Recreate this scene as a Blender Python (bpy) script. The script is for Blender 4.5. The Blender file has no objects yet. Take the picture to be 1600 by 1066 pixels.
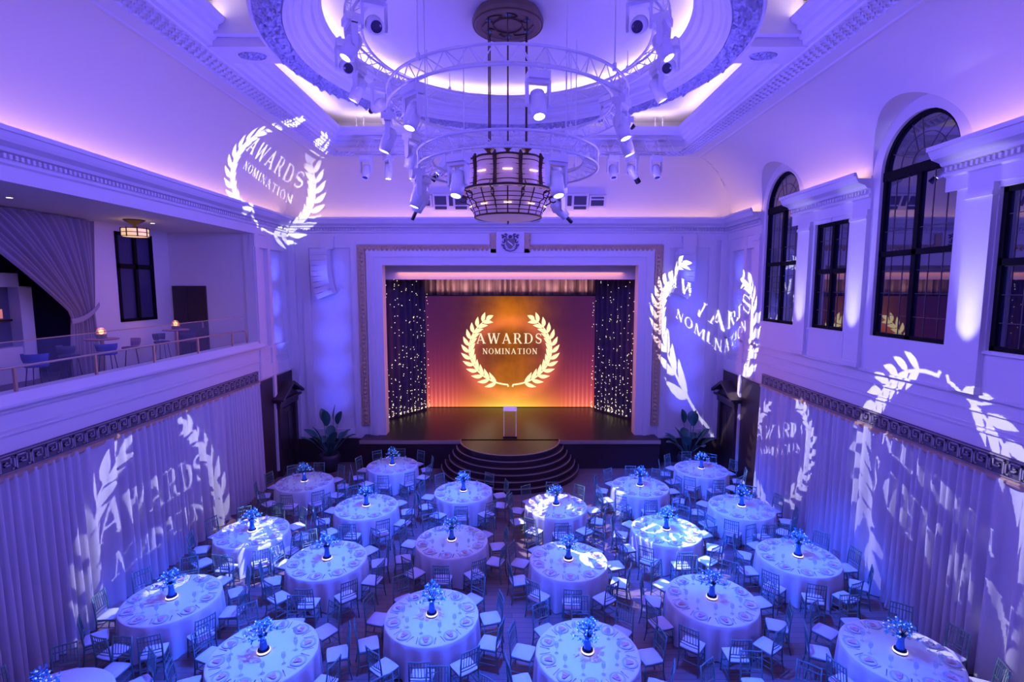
import bpy, math, random
import numpy as np
from mathutils import Vector, Matrix
PI = math.pi
sc = bpy.context.scene
col = sc.collection
R = math.radians
rnd = random.Random(7)

# ------------------------------------------------------------------ camera, world, exposure
cam = bpy.data.cameras.new('camera')
cam.sensor_width = 36; cam.lens = 18.0; cam.clip_end = 200
camo = bpy.data.objects.new('camera', cam); col.objects.link(camo)
camo.location = (0, 0, 7.1)
camo.rotation_euler = (PI/2 - math.atan(83/800), 0, 0)
sc.camera = camo
w = bpy.data.worlds.new('world'); sc.world = w; w.use_nodes = True
w.node_tree.nodes['Background'].inputs[0].default_value = (.12, .08, .6, 1)
w.node_tree.nodes['Background'].inputs[1].default_value = 0.25
sc.view_settings.view_transform = 'Standard'
sc.view_settings.look = 'None'
sc.view_settings.gamma = 1
sc.view_settings.use_curve_mapping = False
sc.view_settings.exposure = 0.0
try:
    sc.cycles.max_bounces = 6; sc.cycles.diffuse_bounces = 3; sc.cycles.glossy_bounces = 3
    sc.cycles.transmission_bounces = 5; sc.cycles.transparent_max_bounces = 8
    sc.cycles.use_denoising = True; sc.cycles.sample_clamp_indirect = 4
    sc.cycles.caustics_reflective = False; sc.cycles.caustics_refractive = False
except Exception:
    pass

# room measures
XL, XR, YB, YF = -8.85, 8.5, 20.4, -1.6
CX, CY = -0.08, 10.45
ZS = 11.6      # ceiling beam soffit
ST = 1.15      # stage height

def aim(o, d):
    o.rotation_euler = Vector(d).to_track_quat('-Z', 'Y').to_euler()

def spot(name, loc, to, power, color, angle, blend=.6, size=.05):
    l = bpy.data.lights.new(name, 'SPOT'); l.energy = power; l.color = color
    l.spot_size = R(angle); l.spot_blend = blend; l.shadow_soft_size = size
    o = bpy.data.objects.new(name, l); col.objects.link(o); o.location = loc
    aim(o, Vector(to) - Vector(loc)); return o

def area(name, loc, to, sx, sy, power, color, spread=180):
    l = bpy.data.lights.new(name, 'AREA'); l.shape = 'RECTANGLE'; l.size = sx; l.size_y = sy
    l.energy = power; l.color = color; l.spread = R(spread)
    o = bpy.data.objects.new(name, l); col.objects.link(o); o.location = loc
    o.rotation_euler = Vector(to).to_track_quat('-Z', 'Y').to_euler()
    return o

def point(name, loc, power, color, size=.3):
    l = bpy.data.lights.new(name, 'POINT'); l.energy = power; l.color = color; l.shadow_soft_size = size
    o = bpy.data.objects.new(name, l); col.objects.link(o); o.location = loc; return o

VIO = (.145, .095, 1); BLU = (.06, .08, 1); CYA = (.02, .36, 1); PEACH = (1, .52, .24); PINK = (1, .74, .92)
# purple room fill: added point lamps without bodies, floating in mid-air
for sx in (-1, 1):
    for y in (5.2, 10.4, 15.6):
        point('room_fill_light', (CX + sx*3.4, y, 9.2), 370, VIO, .5)
# cove strips behind the cornice lip (left, right segments and back)
area('cove_light', (XL+.2, 8.8, 9.72), (.35, 0, 1), .06, 22, 50, PEACH).rotation_euler = (0, R(-20)+PI, 0)
area('cove_light', (CX, YB-.2, 9.72), (0, -.3, 1), 16.4, .06, 40, PEACH)
for y0, y1 in ((17.75, 20.2), (12.5, 15.6), (7.0, 10.1), (-1.4, 4.6)):
    area('cove_light', (XR-.2, (y0+y1)/2, 9.72), (-.35, 0, 1), .06, y1-y0, 2.5*(y1-y0), PEACH).rotation_euler = (0, R(20)+PI, 0)
# coffer strip (inside the rectangular coffer lip) and dome strip
for s in (-1, 1):
    area('coffer_light', (CX+s*5.32, CY, 12.02), (0, 0, 1), .06, 11.2, 42, PINK)
    area('coffer_light', (CX, CY+s*5.94, 12.02), (0, 0, 1), 10.2, .06, 38, PINK)
for k in range(20):
    a = k*PI/10
    o = area('dome_light', (CX+3.62*math.cos(a), CY+3.62*math.sin(a), 11.98), (0, 0, 1), 1.1, .05, 5, PINK)
    o.rotation_euler = (PI, 0, a+PI/2)
# uplights on the window pilasters
for y, e in ((14.98, 130), (12.64, 150), (9.42, 190)):
    spot('pilaster_uplight', (7.86, y, 5.35), (8.42, y, 6.95), e, (.74, .72, 1), 34, .9, .02)
    spot('pilaster_uplight', (8.0, y, 5.35), (8.42, y, 8.2), e*1.3, (.74, .72, 1), 24, 1, .02)
# deep blue niches beside the stage: unseen spots added, stacked before the wall
for x in (-7.16, 6.98):
    for z, e in ((2.6, 60), (3.9, 75), (5.2, 80), (6.5, 70), (7.6, 45)): spot('niche_fill_spot', (x, 18.9, z), (x, 20.42, z+.1), e, BLU, 66, .9, .05)
for x, s in ((XL, 1), (XR, -1)):
    [spot('niche_fill_spot', (x+s*.75, 19.42, z), (x-s*.1, 19.42, z+.3), 48, BLU, 72, 1, .05) for z in (4.9, 6.2, 7.5)]
# blue and cyan pools on the tables, from the truss heads
for x, y, rr in ((-1.5, 9.4, 2.6), (1.3, 8.4, 2.6), (4.1, 10, 2.6), (-4.3, 8.4, 2.6), (1.3, 11.4, 2.4), (-4.3, 11.5, 2.4),
                 (-1.5, 12.4, 2.2), (-6.9, 10, 2.4), (6.8, 11.5, 2.4), (6.8, 8.4, 2.4), (4.1, 13, 2.2), (-4.3, 14.3, 2.2),
                 (1.3, 14.4, 2.2), (6.7, 14.3, 2), (-6.8, 13, 2), (-1.5, 15.5, 2), (4.1, 15.9, 2), (-4.3, 17.9, 2), (6.7, 17.5, 2), (-6.8, 16.3, 2)):
    ux, uy = x-CX, y-CY; ul = math.hypot(ux, uy); sx, sy = CX+ux/ul*2.0, CY+uy/ul*2.0
    d = math.dist((x, y, .7), (sx, sy, 9.6))
    spot('table_spot', (sx, sy, 9.3), (x, y, .7), 900, CYA, 2*math.degrees(math.atan(1.05/d)), .9, .12)
# broad blue side wash, low across the floor
for x, y, tx, ty in ((-2.2, 8.6, -4.8, 7.0), (2.2, 8.6, 4.6, 6.8), (-2.3, 10.6, -6.0, 11.2), (2.3, 10.6, 6.0, 12.0), (-1.2, 12.4, -3.4, 15.0), (1.4, 12.4, 3.0, 12.6), (0, 8.2, -.2, 8.6), (.9, 12.2, 5.4, 16.6)):
    spot('floor_wash', (x, y, 9.3), (tx, ty, 0), 11000, (.012, .085, 1), 38, .8, .03)
# stage
area('stage_light', (CX, 21.45, 7.75), (0, .12, -1), 9.4, .2, 26, (1, .34, .16))
area('stage_light', (CX, 25.45, 6.9), (0, .1, 1), 8, .2, 38, (1, .55, .5))
for s in (-1, 1): spot('reveal_fill_spot', (CX-s*1.5, 22.4, 5.2), (CX+s*5.05, 20.55, 4.6), 600, (1, .22, .10), 62, .8, .1)  # added unseen red lamps that warm the reveals of the opening
spot('lectern_spot', (CX, 17.4, 10.6), (CX, 19.6, 1.2), 70, (1, .75, .5), 17, 1, .05)
# balcony lounge
for y in (10.95, 15.23):
    spot('downlight_beam', (-10.5, y, 8.9), (-10.5, y, 4.8), 14, (.5, .38, 1), 110, 1, .05)
for y in (8.5, 12.6, 16):
    spot('lounge_wash', (-9.5, y, 8.85), (-11.8, y, 6.4), 10, (.32, .14, 1), 130, 1, .2)

# ------------------------------------------------------------------ materials
def mat(name, c, rough=.6, metal=0, emit=None, es=0, bump=None, ior=None, trans=0, coat=0, alpha=None, cvar=None):
    m = bpy.data.materials.new(name); m.use_nodes = True
    nt = m.node_tree; b = nt.nodes['Principled BSDF']
    b.inputs['Base Color'].default_value = (*c, 1)
    b.inputs['Roughness'].default_value = rough
    b.inputs['Metallic'].default_value = metal
    if ior: b.inputs['IOR'].default_value = ior
    if trans: b.inputs['Transmission Weight'].default_value = trans
    if coat: b.inputs['Coat Weight'].default_value = coat
    if alpha is not None: b.inputs['Alpha'].default_value = alpha
    if emit:
        b.inputs['Emission Color'].default_value = (*emit, 1); b.inputs['Emission Strength'].default_value = es
    tc = nt.nodes.new('ShaderNodeTexCoord')
    if cvar:
        n = nt.nodes.new('ShaderNodeTexNoise'); n.inputs['Scale'].default_value = cvar[0]; n.inputs['Detail'].default_value = 3
        r = nt.nodes.new('ShaderNodeValToRGB')
        r.color_ramp.elements[0].color = (*[v*(1-cvar[1]) for v in c], 1); r.color_ramp.elements[1].color = (*[min(1, v*(1+cvar[1])) for v in c], 1)
        nt.links.new(tc.outputs['Object'], n.inputs['Vector']); nt.links.new(n.outputs['Fac'], r.inputs['Fac'])
        nt.links.new(r.outputs['Color'], b.inputs['Base Color'])
    if bump:
        n = nt.nodes.new('ShaderNodeTexNoise' if bump[0] == 'noise' else 'ShaderNodeTexVoronoi')
        n.inputs['Scale'].default_value = bump[1]
        bp = nt.nodes.new('ShaderNodeBump'); bp.inputs['Strength'].default_value = bump[2]; bp.inputs['Distance'].default_value = bump[3]
        nt.links.new(tc.outputs['Object'], n.inputs['Vector'])
        nt.links.new(n.outputs[0], bp.inputs['Height']); nt.links.new(bp.outputs['Normal'], b.inputs['Normal'])
    return m
M = dict(
    plaster=mat('plaster', (.80, .78, .76), .62, bump=('noise', 40, .05, .01)),
    ornate=mat('ornate_plaster', (.50, .50, .58), .6, bump=('voronoi', 14, 1, .06), cvar=(16, .45)),
    gold=mat('gilded_moulding', (.62, .44, .28), .42, .35, bump=('voronoi', 22, .8, .03)),
    bluegold=mat('aged_gilding', (.30, .24, .24), .5, .2, bump=('voronoi', 30, .9, .03)),
    key_back=mat('frieze_ground', (.10, .08, .11), .5),
    key=mat('frieze_relief', (.38, .34, .36), .4, .2),
    brass=mat('brass_rail', (.62, .42, .30), .35, .5),
    drape=mat('drape_fabric', (.58, .56, .60), .85, cvar=(1.2, .06)),
    velvet=mat('dark_stage_fabric', (.085, .05, .11), .9),
    backdrape=mat('fold_shaded_backdrop_fabric', (.62, .5, .5), .85),
    loungedrape=mat('lounge_fabric', (.40, .34, .40), .85),
    cloth=mat('table_linen', (.78, .78, .80), .8),
    cushion=mat('cushion_fabric', (.66, .68, .80), .8),
    chair=mat('champagne_metal', (.13, .27, .25), .4, .4),
    darkwood=mat('dark_wood', (.045, .028, .030), .4, cvar=(5, .3)),
    stage=mat('stage_black_gloss', (.040, .020, .026), .32, ior=1.4, bump=('noise', 9, .05, .01)),
    nosing=mat('step_nosing', (.45, .33, .28), .4, .4),
    frame=mat('black_window_frame', (.008, .007, .009), .7, ior=1.2),
    glassdark=mat('night_window_glass', (.012, .014, .04), .012, ior=2.9),
    lead=mat('window_leading', (.10, .07, .07), .5),
    glass=mat('clear_glass', (.6, .62, .9), .02, ior=1.45, trans=.0, alpha=.07),
    white=mat('white_paint_metal', (.80, .80, .82), .35, .1),
    vent=mat('vent_dark', (.10, .09, .14), .6),
    lens=mat('lamp_lens', (1, 1, 1), .3, emit=(.85, .88, 1), es=14),
    lensoff=mat('dim_lens', (.06, .05, .10), .1),
    bronze=mat('dark_bronze', (.07, .035, .028), .4, .5),
    rose=mat('ceiling_rose_timber', (.15, .09, .075), .5, cvar=(6, .3)),
    teal=mat('teal_enamel', (.05, .2, .3), .4),
    alabaster=mat('alabaster_panel', (.70, .52, .60), .5, emit=(.85, .42, .6), es=.13),
    filament=mat('lit_lamp', (1, .8, .5), .5, emit=(1, .62, .35), es=3.5),
    warm=mat('warm_lamp', (1, .6, .3), .5, emit=(1, .36, .07), es=7),
    amber=mat('amber_glass', (.9, .65, .35), .3, emit=(1, .6, .3), es=.9),
    star=mat('fairy_bulb', (1, .9, .7), .5, emit=(1, .80, .5), es=2.6),
    bluewhite=mat('led_ring', (1, 1, 1), .5, emit=(1, .85, .95), es=1.1),
    down=mat('downlight_lens', (1, 1, 1), .5, emit=(1, .95, 1), es=5),
    leaf=mat('dark_leaf', (.03, .13, .11), .35, cvar=(3, .3)),
    pot=mat('planter_glaze', (.035, .03, .05), .4),
    soil=mat('soil', (.03, .02, .02), .9),
    bluepetal=mat('blue_flower', (.10, .45, .80), .5),
    glowblossom=mat('glowing_blossom', (.9, .95, 1), .4, emit=(.55, .8, 1), es=.8),  # blossoms glow by added emission, for white sparkles
    vase=mat('blue_vase_glass', (.02, .25, .75), .08, coat=.4),
    mirror=mat('mirror_base', (.03, .03, .07), .08, .3),
    porcelain=mat('porcelain', (.86, .86, .88), .2),
    rim=mat('plate_rim', (.50, .55, .80), .3),
    napkin=mat('rose_napkin', (.75, .42, .55), .8),
    steel=mat('cutlery_steel', (.55, .55, .6), .2, .9),
    wineglass=mat('wine_glass', (.6, .75, .85), .05, ior=1.45, alpha=.22),
    acrylic=mat('acrylic', (.5, .3, .3), .1, alpha=.05),
    edge=mat('acrylic_edge', (.9, .8, .95), .3, emit=(.8, .6, 1), es=.22),
    seatblue=mat('blue_velvet', (.06, .08, .35), .8),
    seatpink=mat('rose_velvet', (.30, .12, .18), .8),
    greydark=mat('charcoal_velvet', (.07, .06, .10), .8),
    blackmetal=mat('black_metal', (.015, .012, .018), .4, .5),
    floorwood=mat('lounge_timber', (.16, .09, .08), .5),
    gobo=mat('gobo_steel', (.01, .01, .01), .6),
    crest=mat('crest_paint', (.10, .07, .15), .5),
)
# dark herringbone floor
def floor_mat():
    m = bpy.data.materials.new('dark_parquet'); m.use_nodes = True; nt = m.node_tree; b = nt.nodes['Principled BSDF']
    tc = nt.nodes.new('ShaderNodeTexCoord'); mp = nt.nodes.new('ShaderNodeMapping'); mp.inputs['Rotation'].default_value = (0, 0, 0)
    br = nt.nodes.new('ShaderNodeTexBrick'); br.inputs['Scale'].default_value = 1.0
    br.inputs['Brick Width'].default_value = 1.4; br.inputs['Row Height'].default_value = .16; br.inputs['Mortar Size'].default_value = .008
    br.inputs['Color1'].default_value = (.19, .12, .12, 1); br.inputs['Color2'].default_value = (.25, .16, .15, 1); br.inputs['Mortar'].default_value = (.12, .08, .08, 1)
    nt.links.new(tc.outputs['Object'], mp.inputs['Vector']); nt.links.new(mp.outputs['Vector'], br.inputs['Vector'])
    nt.links.new(br.outputs['Color'], b.inputs['Base Color']); b.inputs['Roughness'].default_value = .42
    return m
M['floor'] = floor_mat()
def lin(nt, a, op, bb):
    n = nt.nodes.new('ShaderNodeMath'); n.operation = op
    for i, v in enumerate((a, bb)):
        if v is None: continue
        if isinstance(v, (int, float)): n.inputs[i].default_value = v
        else: nt.links.new(v, n.inputs[i])
    return n.outputs[0]
def screen_mat():      # the picture shown on the LED wall
    m = bpy.data.materials.new('led_screen_picture'); m.use_nodes = True; nt = m.node_tree
    nt.nodes.remove(nt.nodes['Principled BSDF']); em = nt.nodes.new('ShaderNodeEmission')
    nt.links.new(em.outputs[0], nt.nodes['Material Output'].inputs[0])
    tc = nt.nodes.new('ShaderNodeTexCoord'); sp = nt.nodes.new('ShaderNodeSeparateXYZ'); nt.links.new(tc.outputs['Object'], sp.inputs[0])
    x, z = sp.outputs['X'], sp.outputs['Z']
    L = lambda a, o, b=None: lin(nt, a, o, b)
    g = lambda d, s: L(L(L(L(d, 'DIVIDE', s), 'POWER', 2), 'MULTIPLY', -1), 'EXPONENT')
    ax = L(x, 'ABSOLUTE')
    horizon = L(L(L(z, 'DIVIDE', .42), 'MULTIPLY', -1), 'EXPONENT')
    low = L(L(L(z, 'DIVIDE', 1.2), 'MULTIPLY', -1), 'EXPONENT')
    col_c = g(x, 1.7)
    topg = L(g(x, 1.1), 'MULTIPLY', g(L(z, 'SUBTRACT', 4.6), .8))
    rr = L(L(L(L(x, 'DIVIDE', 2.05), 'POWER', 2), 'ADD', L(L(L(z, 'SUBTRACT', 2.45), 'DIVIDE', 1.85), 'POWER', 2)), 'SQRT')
    halo = g(L(rr, 'SUBTRACT', 1.0), .17)  # glow around the laurel, painted into the screen colour
    side = L(L(L(ax, 'SUBTRACT', 2.4), 'MULTIPLY', 1.2), 'MINIMUM', 1); side = L(side, 'MAXIMUM', 0)
    stripes = L(L(L(L(L(x, 'MULTIPLY', 30), 'SINE'), 'MULTIPLY', .5), 'ADD', .5), 'POWER', 2)
    st = L(L(stripes, 'MULTIPLY', side), 'MULTIPLY', L(low, 'MULTIPLY', L(low, 'MULTIPLY', 1.6)))
    nz = nt.nodes.new('ShaderNodeTexNoise'); nz.inputs['Scale'].default_value = 1.1; nz.inputs['Detail'].default_value = 5
    nt.links.new(tc.outputs['Object'], nz.inputs['Vector'])
    sm = L(L(nz.outputs['Fac'], 'SUBTRACT', .25), 'MAXIMUM', 0)
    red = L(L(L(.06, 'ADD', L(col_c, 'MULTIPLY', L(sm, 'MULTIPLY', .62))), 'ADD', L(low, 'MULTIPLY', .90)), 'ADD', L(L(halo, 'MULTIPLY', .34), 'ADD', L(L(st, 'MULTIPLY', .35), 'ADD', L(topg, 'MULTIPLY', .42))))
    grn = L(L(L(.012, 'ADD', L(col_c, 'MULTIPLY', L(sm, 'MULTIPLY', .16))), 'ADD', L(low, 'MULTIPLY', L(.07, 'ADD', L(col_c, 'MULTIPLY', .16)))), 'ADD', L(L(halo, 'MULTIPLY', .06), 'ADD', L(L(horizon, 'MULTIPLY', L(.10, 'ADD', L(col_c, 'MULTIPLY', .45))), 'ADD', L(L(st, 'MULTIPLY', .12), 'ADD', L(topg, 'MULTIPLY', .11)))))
    pur = L(L(1, 'SUBTRACT', g(x, 2.6)), 'MULTIPLY', .085)
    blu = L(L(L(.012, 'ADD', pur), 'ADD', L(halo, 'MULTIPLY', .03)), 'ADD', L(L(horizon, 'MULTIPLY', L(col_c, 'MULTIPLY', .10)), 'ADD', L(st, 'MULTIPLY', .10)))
    cb = nt.nodes.new('ShaderNodeCombineXYZ')
    for i, v in enumerate((red, grn, blu)): nt.links.new(v, cb.inputs[i])
    nt.links.new(cb.outputs[0], em.inputs['Color']); em.inputs['Strength'].default_value = 1.0
    return m
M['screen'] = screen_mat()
def paint_fold_shade():  # lit and shaded folds painted into the cloth colour as stripes
    m = M['backdrape']; nt = m.node_tree; b = nt.nodes['Principled BSDF']; tc = nt.nodes.new('ShaderNodeTexCoord'); mp = nt.nodes.new('ShaderNodeMapping')
    mp.inputs['Scale'].default_value = (1, 0, 0); n = nt.nodes.new('ShaderNodeTexNoise'); n.inputs['Scale'].default_value = 3.2; n.inputs['Detail'].default_value = 6; n.inputs['Roughness'].default_value = .75
    r = nt.nodes.new('ShaderNodeValToRGB'); r.color_ramp.elements[0].color = (.10, .05, .10, 1); r.color_ramp.elements[1].color = (.85, .62, .62, 1); r.color_ramp.elements[0].position = .38; r.color_ramp.elements[1].position = .58
    nt.links.new(tc.outputs['Object'], mp.inputs['Vector']); nt.links.new(mp.outputs['Vector'], n.inputs['Vector']); nt.links.new(n.outputs['Fac'], r.inputs['Fac']); nt.links.new(r.outputs['Color'], b.inputs['Base Color'])
paint_fold_shade()
def emis(name, c, s):
    m = bpy.data.materials.new(name); m.use_nodes = True; nt = m.node_tree
    nt.nodes.remove(nt.nodes['Principled BSDF']); em = nt.nodes.new('ShaderNodeEmission')
    em.inputs[0].default_value = (*c, 1); em.inputs[1].default_value = s
    nt.links.new(em.outputs[0], nt.nodes['Material Output'].inputs[0]); return m
M['laurel'] = emis('screen_laurel', (1, .80, .42), 1.4)
M['letters'] = emis('screen_letters', (1, .82, .55), 1.05)

# ------------------------------------------------------------------ mesh helpers
class MB:
    def __init__(s): s.v = []; s.f = []
    def add(s, vs, fs):
        n = len(s.v); s.v += [tuple(p) for p in vs]; s.f += [tuple(i+n for i in q) for q in fs]; return s
    def box(s, x0, x1, y0, y1, z0, z1):
        vs = [(x, y, z) for z in (z0, z1) for y in (y0, y1) for x in (x0, x1)]
        return s.add(vs, [(0, 2, 3, 1), (4, 5, 7, 6), (0, 1, 5, 4), (2, 6, 7, 3), (0, 4, 6, 2), (1, 3, 7, 5)])
    def tube(s, pts, r, n=8, closed=False, cap=True):
        pts = [Vector(p) for p in pts]; k = len(pts); rr = r if isinstance(r, (list, tuple)) else [r]*k
        vs = []; fs = []
        for i, p in enumerate(pts):
            if closed: t = pts[(i+1) % k] - pts[i-1]
            else: t = pts[min(i+1, k-1)] - pts[max(i-1, 0)]
            t.normalize()
            a = Vector((0, 0, 1)) if abs(t.z) < .9 else Vector((1, 0, 0))
            u = t.cross(a).normalized(); v = t.cross(u)
            for j in range(n):
                q = 2*PI*j/n; vs.append(p + (u*math.cos(q) + v*math.sin(q))*rr[i])
        m = k if closed else k-1
        for i in range(m):
            for j in range(n):
                a = i*n+j; b = i*n+(j+1) % n; c = ((i+1) % k)*n+(j+1) % n; d = ((i+1) % k)*n+j
                fs.append((a, b, c, d))
        if cap and not closed:
            fs.append(tuple(range(n))[::-1]); fs.append(tuple((k-1)*n+j for j in range(n)))
        return s.add(vs, fs)
    def lathe(s, prof, n=32, c=(0, 0, 0), closed=False, a0=0, a1=2*PI):
        full = abs(a1-a0-2*PI) < 1e-6; vs = []; fs = []; k = len(prof); m = n if full else n+1
        for j in range(m):
            a = a0+(a1-a0)*j/n
            for r, z in prof: vs.append((c[0]+r*math.cos(a), c[1]+r*math.sin(a), c[2]+z))
        for j in range(n):
            jj = (j+1) % m
            for i in range(k if closed else k-1):
                ii = (i+1) % k
                fs.append((j*k+i, jj*k+i, jj*k+ii, j*k+ii))
        return s.add(vs, fs)
    def prism(s, poly, d):        # poly: 3D points in a plane, extruded by vector d
        k = len(poly); d = Vector(d); vs = [Vector(p) for p in poly] + [Vector(p)+d for p in poly]
        fs = [tuple(range(k))[::-1], tuple(range(k, 2*k))] + [(i, (i+1) % k, k+(i+1) % k, k+i) for i in range(k)]
        return s.add(vs, fs)
    def grid(s, rows):
        n = len(rows[0]); vs = [p for r in rows for p in r]
        return s.add(vs, [(i*n+j, i*n+j+1, (i+1)*n+j+1, (i+1)*n+j) for i in range(len(rows)-1) for j in range(n-1)])
    def ball(s, c, r, n=6, m=4, sz=1):
        prof = [(r*math.sin(PI*i/m), -r*sz*math.cos(PI*i/m)) for i in range(m+1)]
        return s.lathe(prof, n, c)
    def mesh(s, name, m, smooth=False):
        me = bpy.data.meshes.new(name); me.from_pydata(s.v, [], s.f); me.update()
        if m is not None: me.materials.append(M[m] if isinstance(m, str) else m)
        if smooth:
            me.polygons.foreach_set('use_smooth', [True]*len(me.polygons))
        return me
    def build(s, name, m, parent=None, smooth=False, loc=None):
        o = bpy.data.objects.new(name, s.mesh(name, m, smooth)); col.objects.link(o)
        if parent is not None: o.parent = parent
        if loc: o.location = loc
        return o

def fixnormals(o):
    import bmesh
    bm = bmesh.new(); bm.from_mesh(o.data); bmesh.ops.recalc_face_normals(bm, faces=bm.faces); bm.to_mesh(o.data); bm.free()
def bevel(o, wd, seg=2):
    m = o.modifiers.new('bevel', 'BEVEL'); m.width = wd; m.segments = seg; m.limit_method = 'ANGLE'; return o
def tag(o, label, cat, group=None, kind=None):
    o['label'] = label; o['category'] = cat
    if group: o['group'] = group
    if kind: o['kind'] = kind
    return o
def thing(name, label, cat, loc=(0, 0, 0), rz=0, group=None):
    o = bpy.data.objects.new(name, None); col.objects.link(o); o.location = loc; o.rotation_euler = (0, 0, rz)
    o.empty_display_size = .1
    return tag(o, label, cat, group)
def struct(o): o['kind'] = 'structure'; return o
KIDS = {}
def reg(o):
    for c in col.objects:
        pass
def copy_tree(root, kids, loc, rz=0, label=None, group=None, name=None):
    r = root.copy(); col.objects.link(r); r.location = loc; r.rotation_euler = (root.rotation_euler.x, root.rotation_euler.y, rz)
    if label: r['label'] = label
    if group: r['group'] = group
    for ch, sub in kids:
        c = ch.copy(); col.objects.link(c); c.parent = r
        for g in sub:
            d = g.copy(); col.objects.link(d); d.parent = c
    return r

# ------------------------------------------------------------------ setting: floor, walls
struct(MB().box(XL-.6, XR+.6, YF, YB, -.12, 0).build('floor', 'floor'))
# left: lower wall behind curtain, parapet wall, end wall parts
TR = [0]
def trim(mb, m='plaster', smooth=False):
    TR[0] += 1; return struct(mb.build('trim_%d' % TR[0], m, smooth=smooth))
wl = MB()
wl.box(XL-.35, XL-.22, YF, 17.6, 0, 3.9)                        # behind the curtain
wl.box(XL-.35, XL, YF, YB, 3.86, 5.0)                           # parapet of the balcony
wl.box(XL-.35, XL, 17.76, 18.0, 5.0, 9.0)
wl.box(XL-.35, XL-.1, 18.0, YB, 5.0, 9.0)
wl.box(XL-.30, XL, YF, YB+.3, 8.95, 9.7)
wl.box(XL-.35, XL, YF, 1.5, 5.0, 9.0)
wl.box(XL-.35, XL-.05, 17.6, YB, 0, 3.9)
struct(wl.build('wall_left', 'plaster'))
# parapet cap and lines
def along_y(prof, x, s, y0, y1):            # prof: (out, z) away from the wall
    return [(x+s*d, y0, z) for d, z in prof], (0, y1-y0, 0)
def sweep_y(mb, prof, x, s, y0, y1): p, d = along_y(prof, x, s, y0, y1); mb.prism(p, d)
def sweep_x(mb, prof, y, s, x0, x1): mb.prism([(x0, y+s*d, z) for d, z in prof], (x1-x0, 0, 0))
cap = MB()
sweep_y(cap, [(-.35, 5.0), (.10, 5.0), (.12, 5.03), (.12, 5.07), (-.02, 5.24), (-.35, 5.24)], XL, 1, YF, 18.0)
sweep_y(cap, [(0, 4.93), (.05, 4.93), (.05, 5.0), (0, 5.0)], XL, 1, YF, YB)
trim(cap)
ln = MB()
for sgn, x in ((1, XL), (-1, XR)):
    for z, h, d in ((4.52, .03, .03), (4.60, .02, .015)):
        sweep_y(ln, [(0, z), (d, z), (d, z+h), (0, z+h)], x, sgn, YF, YB)
trim(ln)
ln = MB()
for z, h, d in ((5.12, .05, .06), (4.86, .03, .03)):
    sweep_y(ln, [(0, z), (d, z), (d, z+h), (0, z+h)], XR, -1, YF, YB)
trim(ln)
# greek key frieze above both curtains
def frieze(x, s, y0, y1):
    a = MB(); sweep_y(a, [(0, 3.86), (.05, 3.86), (.05, 4.22), (0, 4.22)], x, s, y0, y1); trim(a, 'key_back')
    b = MB(); zc0, zc1 = 3.92, 4.16; u = .30; t = .026
    def seg(ya, yb, za, zb): b.box(*sorted((x+s*.045, x+s*.075)), min(ya, yb), max(ya, yb), min(za, zb), max(za, zb))
    seg(y0, y1, 3.875, 3.89); seg(y0, y1, 4.19, 4.205)
    n = int((y1-y0)/u)
    for i in range(n):
        q = y0+i*u
        seg(q, q+t, zc0, zc1); seg(q, q+.22, zc1-t, zc1); seg(q+.22-t, q+.22, zc0+.08, zc1); seg(q+.08, q+.22, zc0+.08, zc0+.08+t)
        seg(q+.08, q+.08+t, zc0+.08, zc1-.08); seg(q, q-.04, zc0, zc0+t); seg(q+.08, q+.15, zc1-.08-t, zc1-.08); seg(q+.22, q+u, zc0, zc0+t); seg(q+.22+.04, q+.26+t, zc0, zc1-t*2)
    trim(b, 'key')
    c = MB(); sweep_y(c, [(0, 3.76), (.09, 3.76), (.11, 3.79), (.11, 3.84), (.05, 3.87), (0, 3.87)], x, s, y0, y1); trim(c, 'brass')
frieze(XL, 1, YF+.2, 17.55); frieze(XR, -1, YF+.2, 17.1)

# entablature profile (out from wall, z)
CORN = [(0, 8.95), (.04, 8.95), (.04, 9.22), (.10, 9.25), (.10, 9.30), (.06, 9.32), (.06, 9.42), (.16, 9.44), (.20, 9.50), (.36, 9.56), (.40, 9.62), (.44, 9.70),
        (.48, 9.71), (.48, 9.79), (.43, 9.79), (.38, 9.66), (0, 9.66)]
cr = MB()
sweep_y(cr, CORN, XL, 1, YF, YB)
sweep_x(cr, CORN, YB, -1, XL, XR)
for y0, y1 in ((17.60, YB), (12.34, 15.75), (6.85, 10.25), (YF, 4.7)):
    sweep_y(cr, CORN, XR, -1, y0, y1)
trim(cr)
dn = MB()
y = YF+.1
while y < YB-.3:
    dn.box(XL+.05, XL+.13, y, y+.055, 9.33, 9.41); y += .11
x = XL+.2
while x < XR-.2:
    dn.box(x, x+.055, YB-.13, YB-.05, 9.33, 9.41); x += .11
for y0, y1 in ((17.7, YB-.2), (12.42, 15.65), (6.95, 10.15), (YF, 4.6)):
    y = y0
    while y < y1:
        dn.box(XR-.13, XR-.05, y, y+.055, 9.33, 9.41); y += .11
trim(dn)

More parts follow.
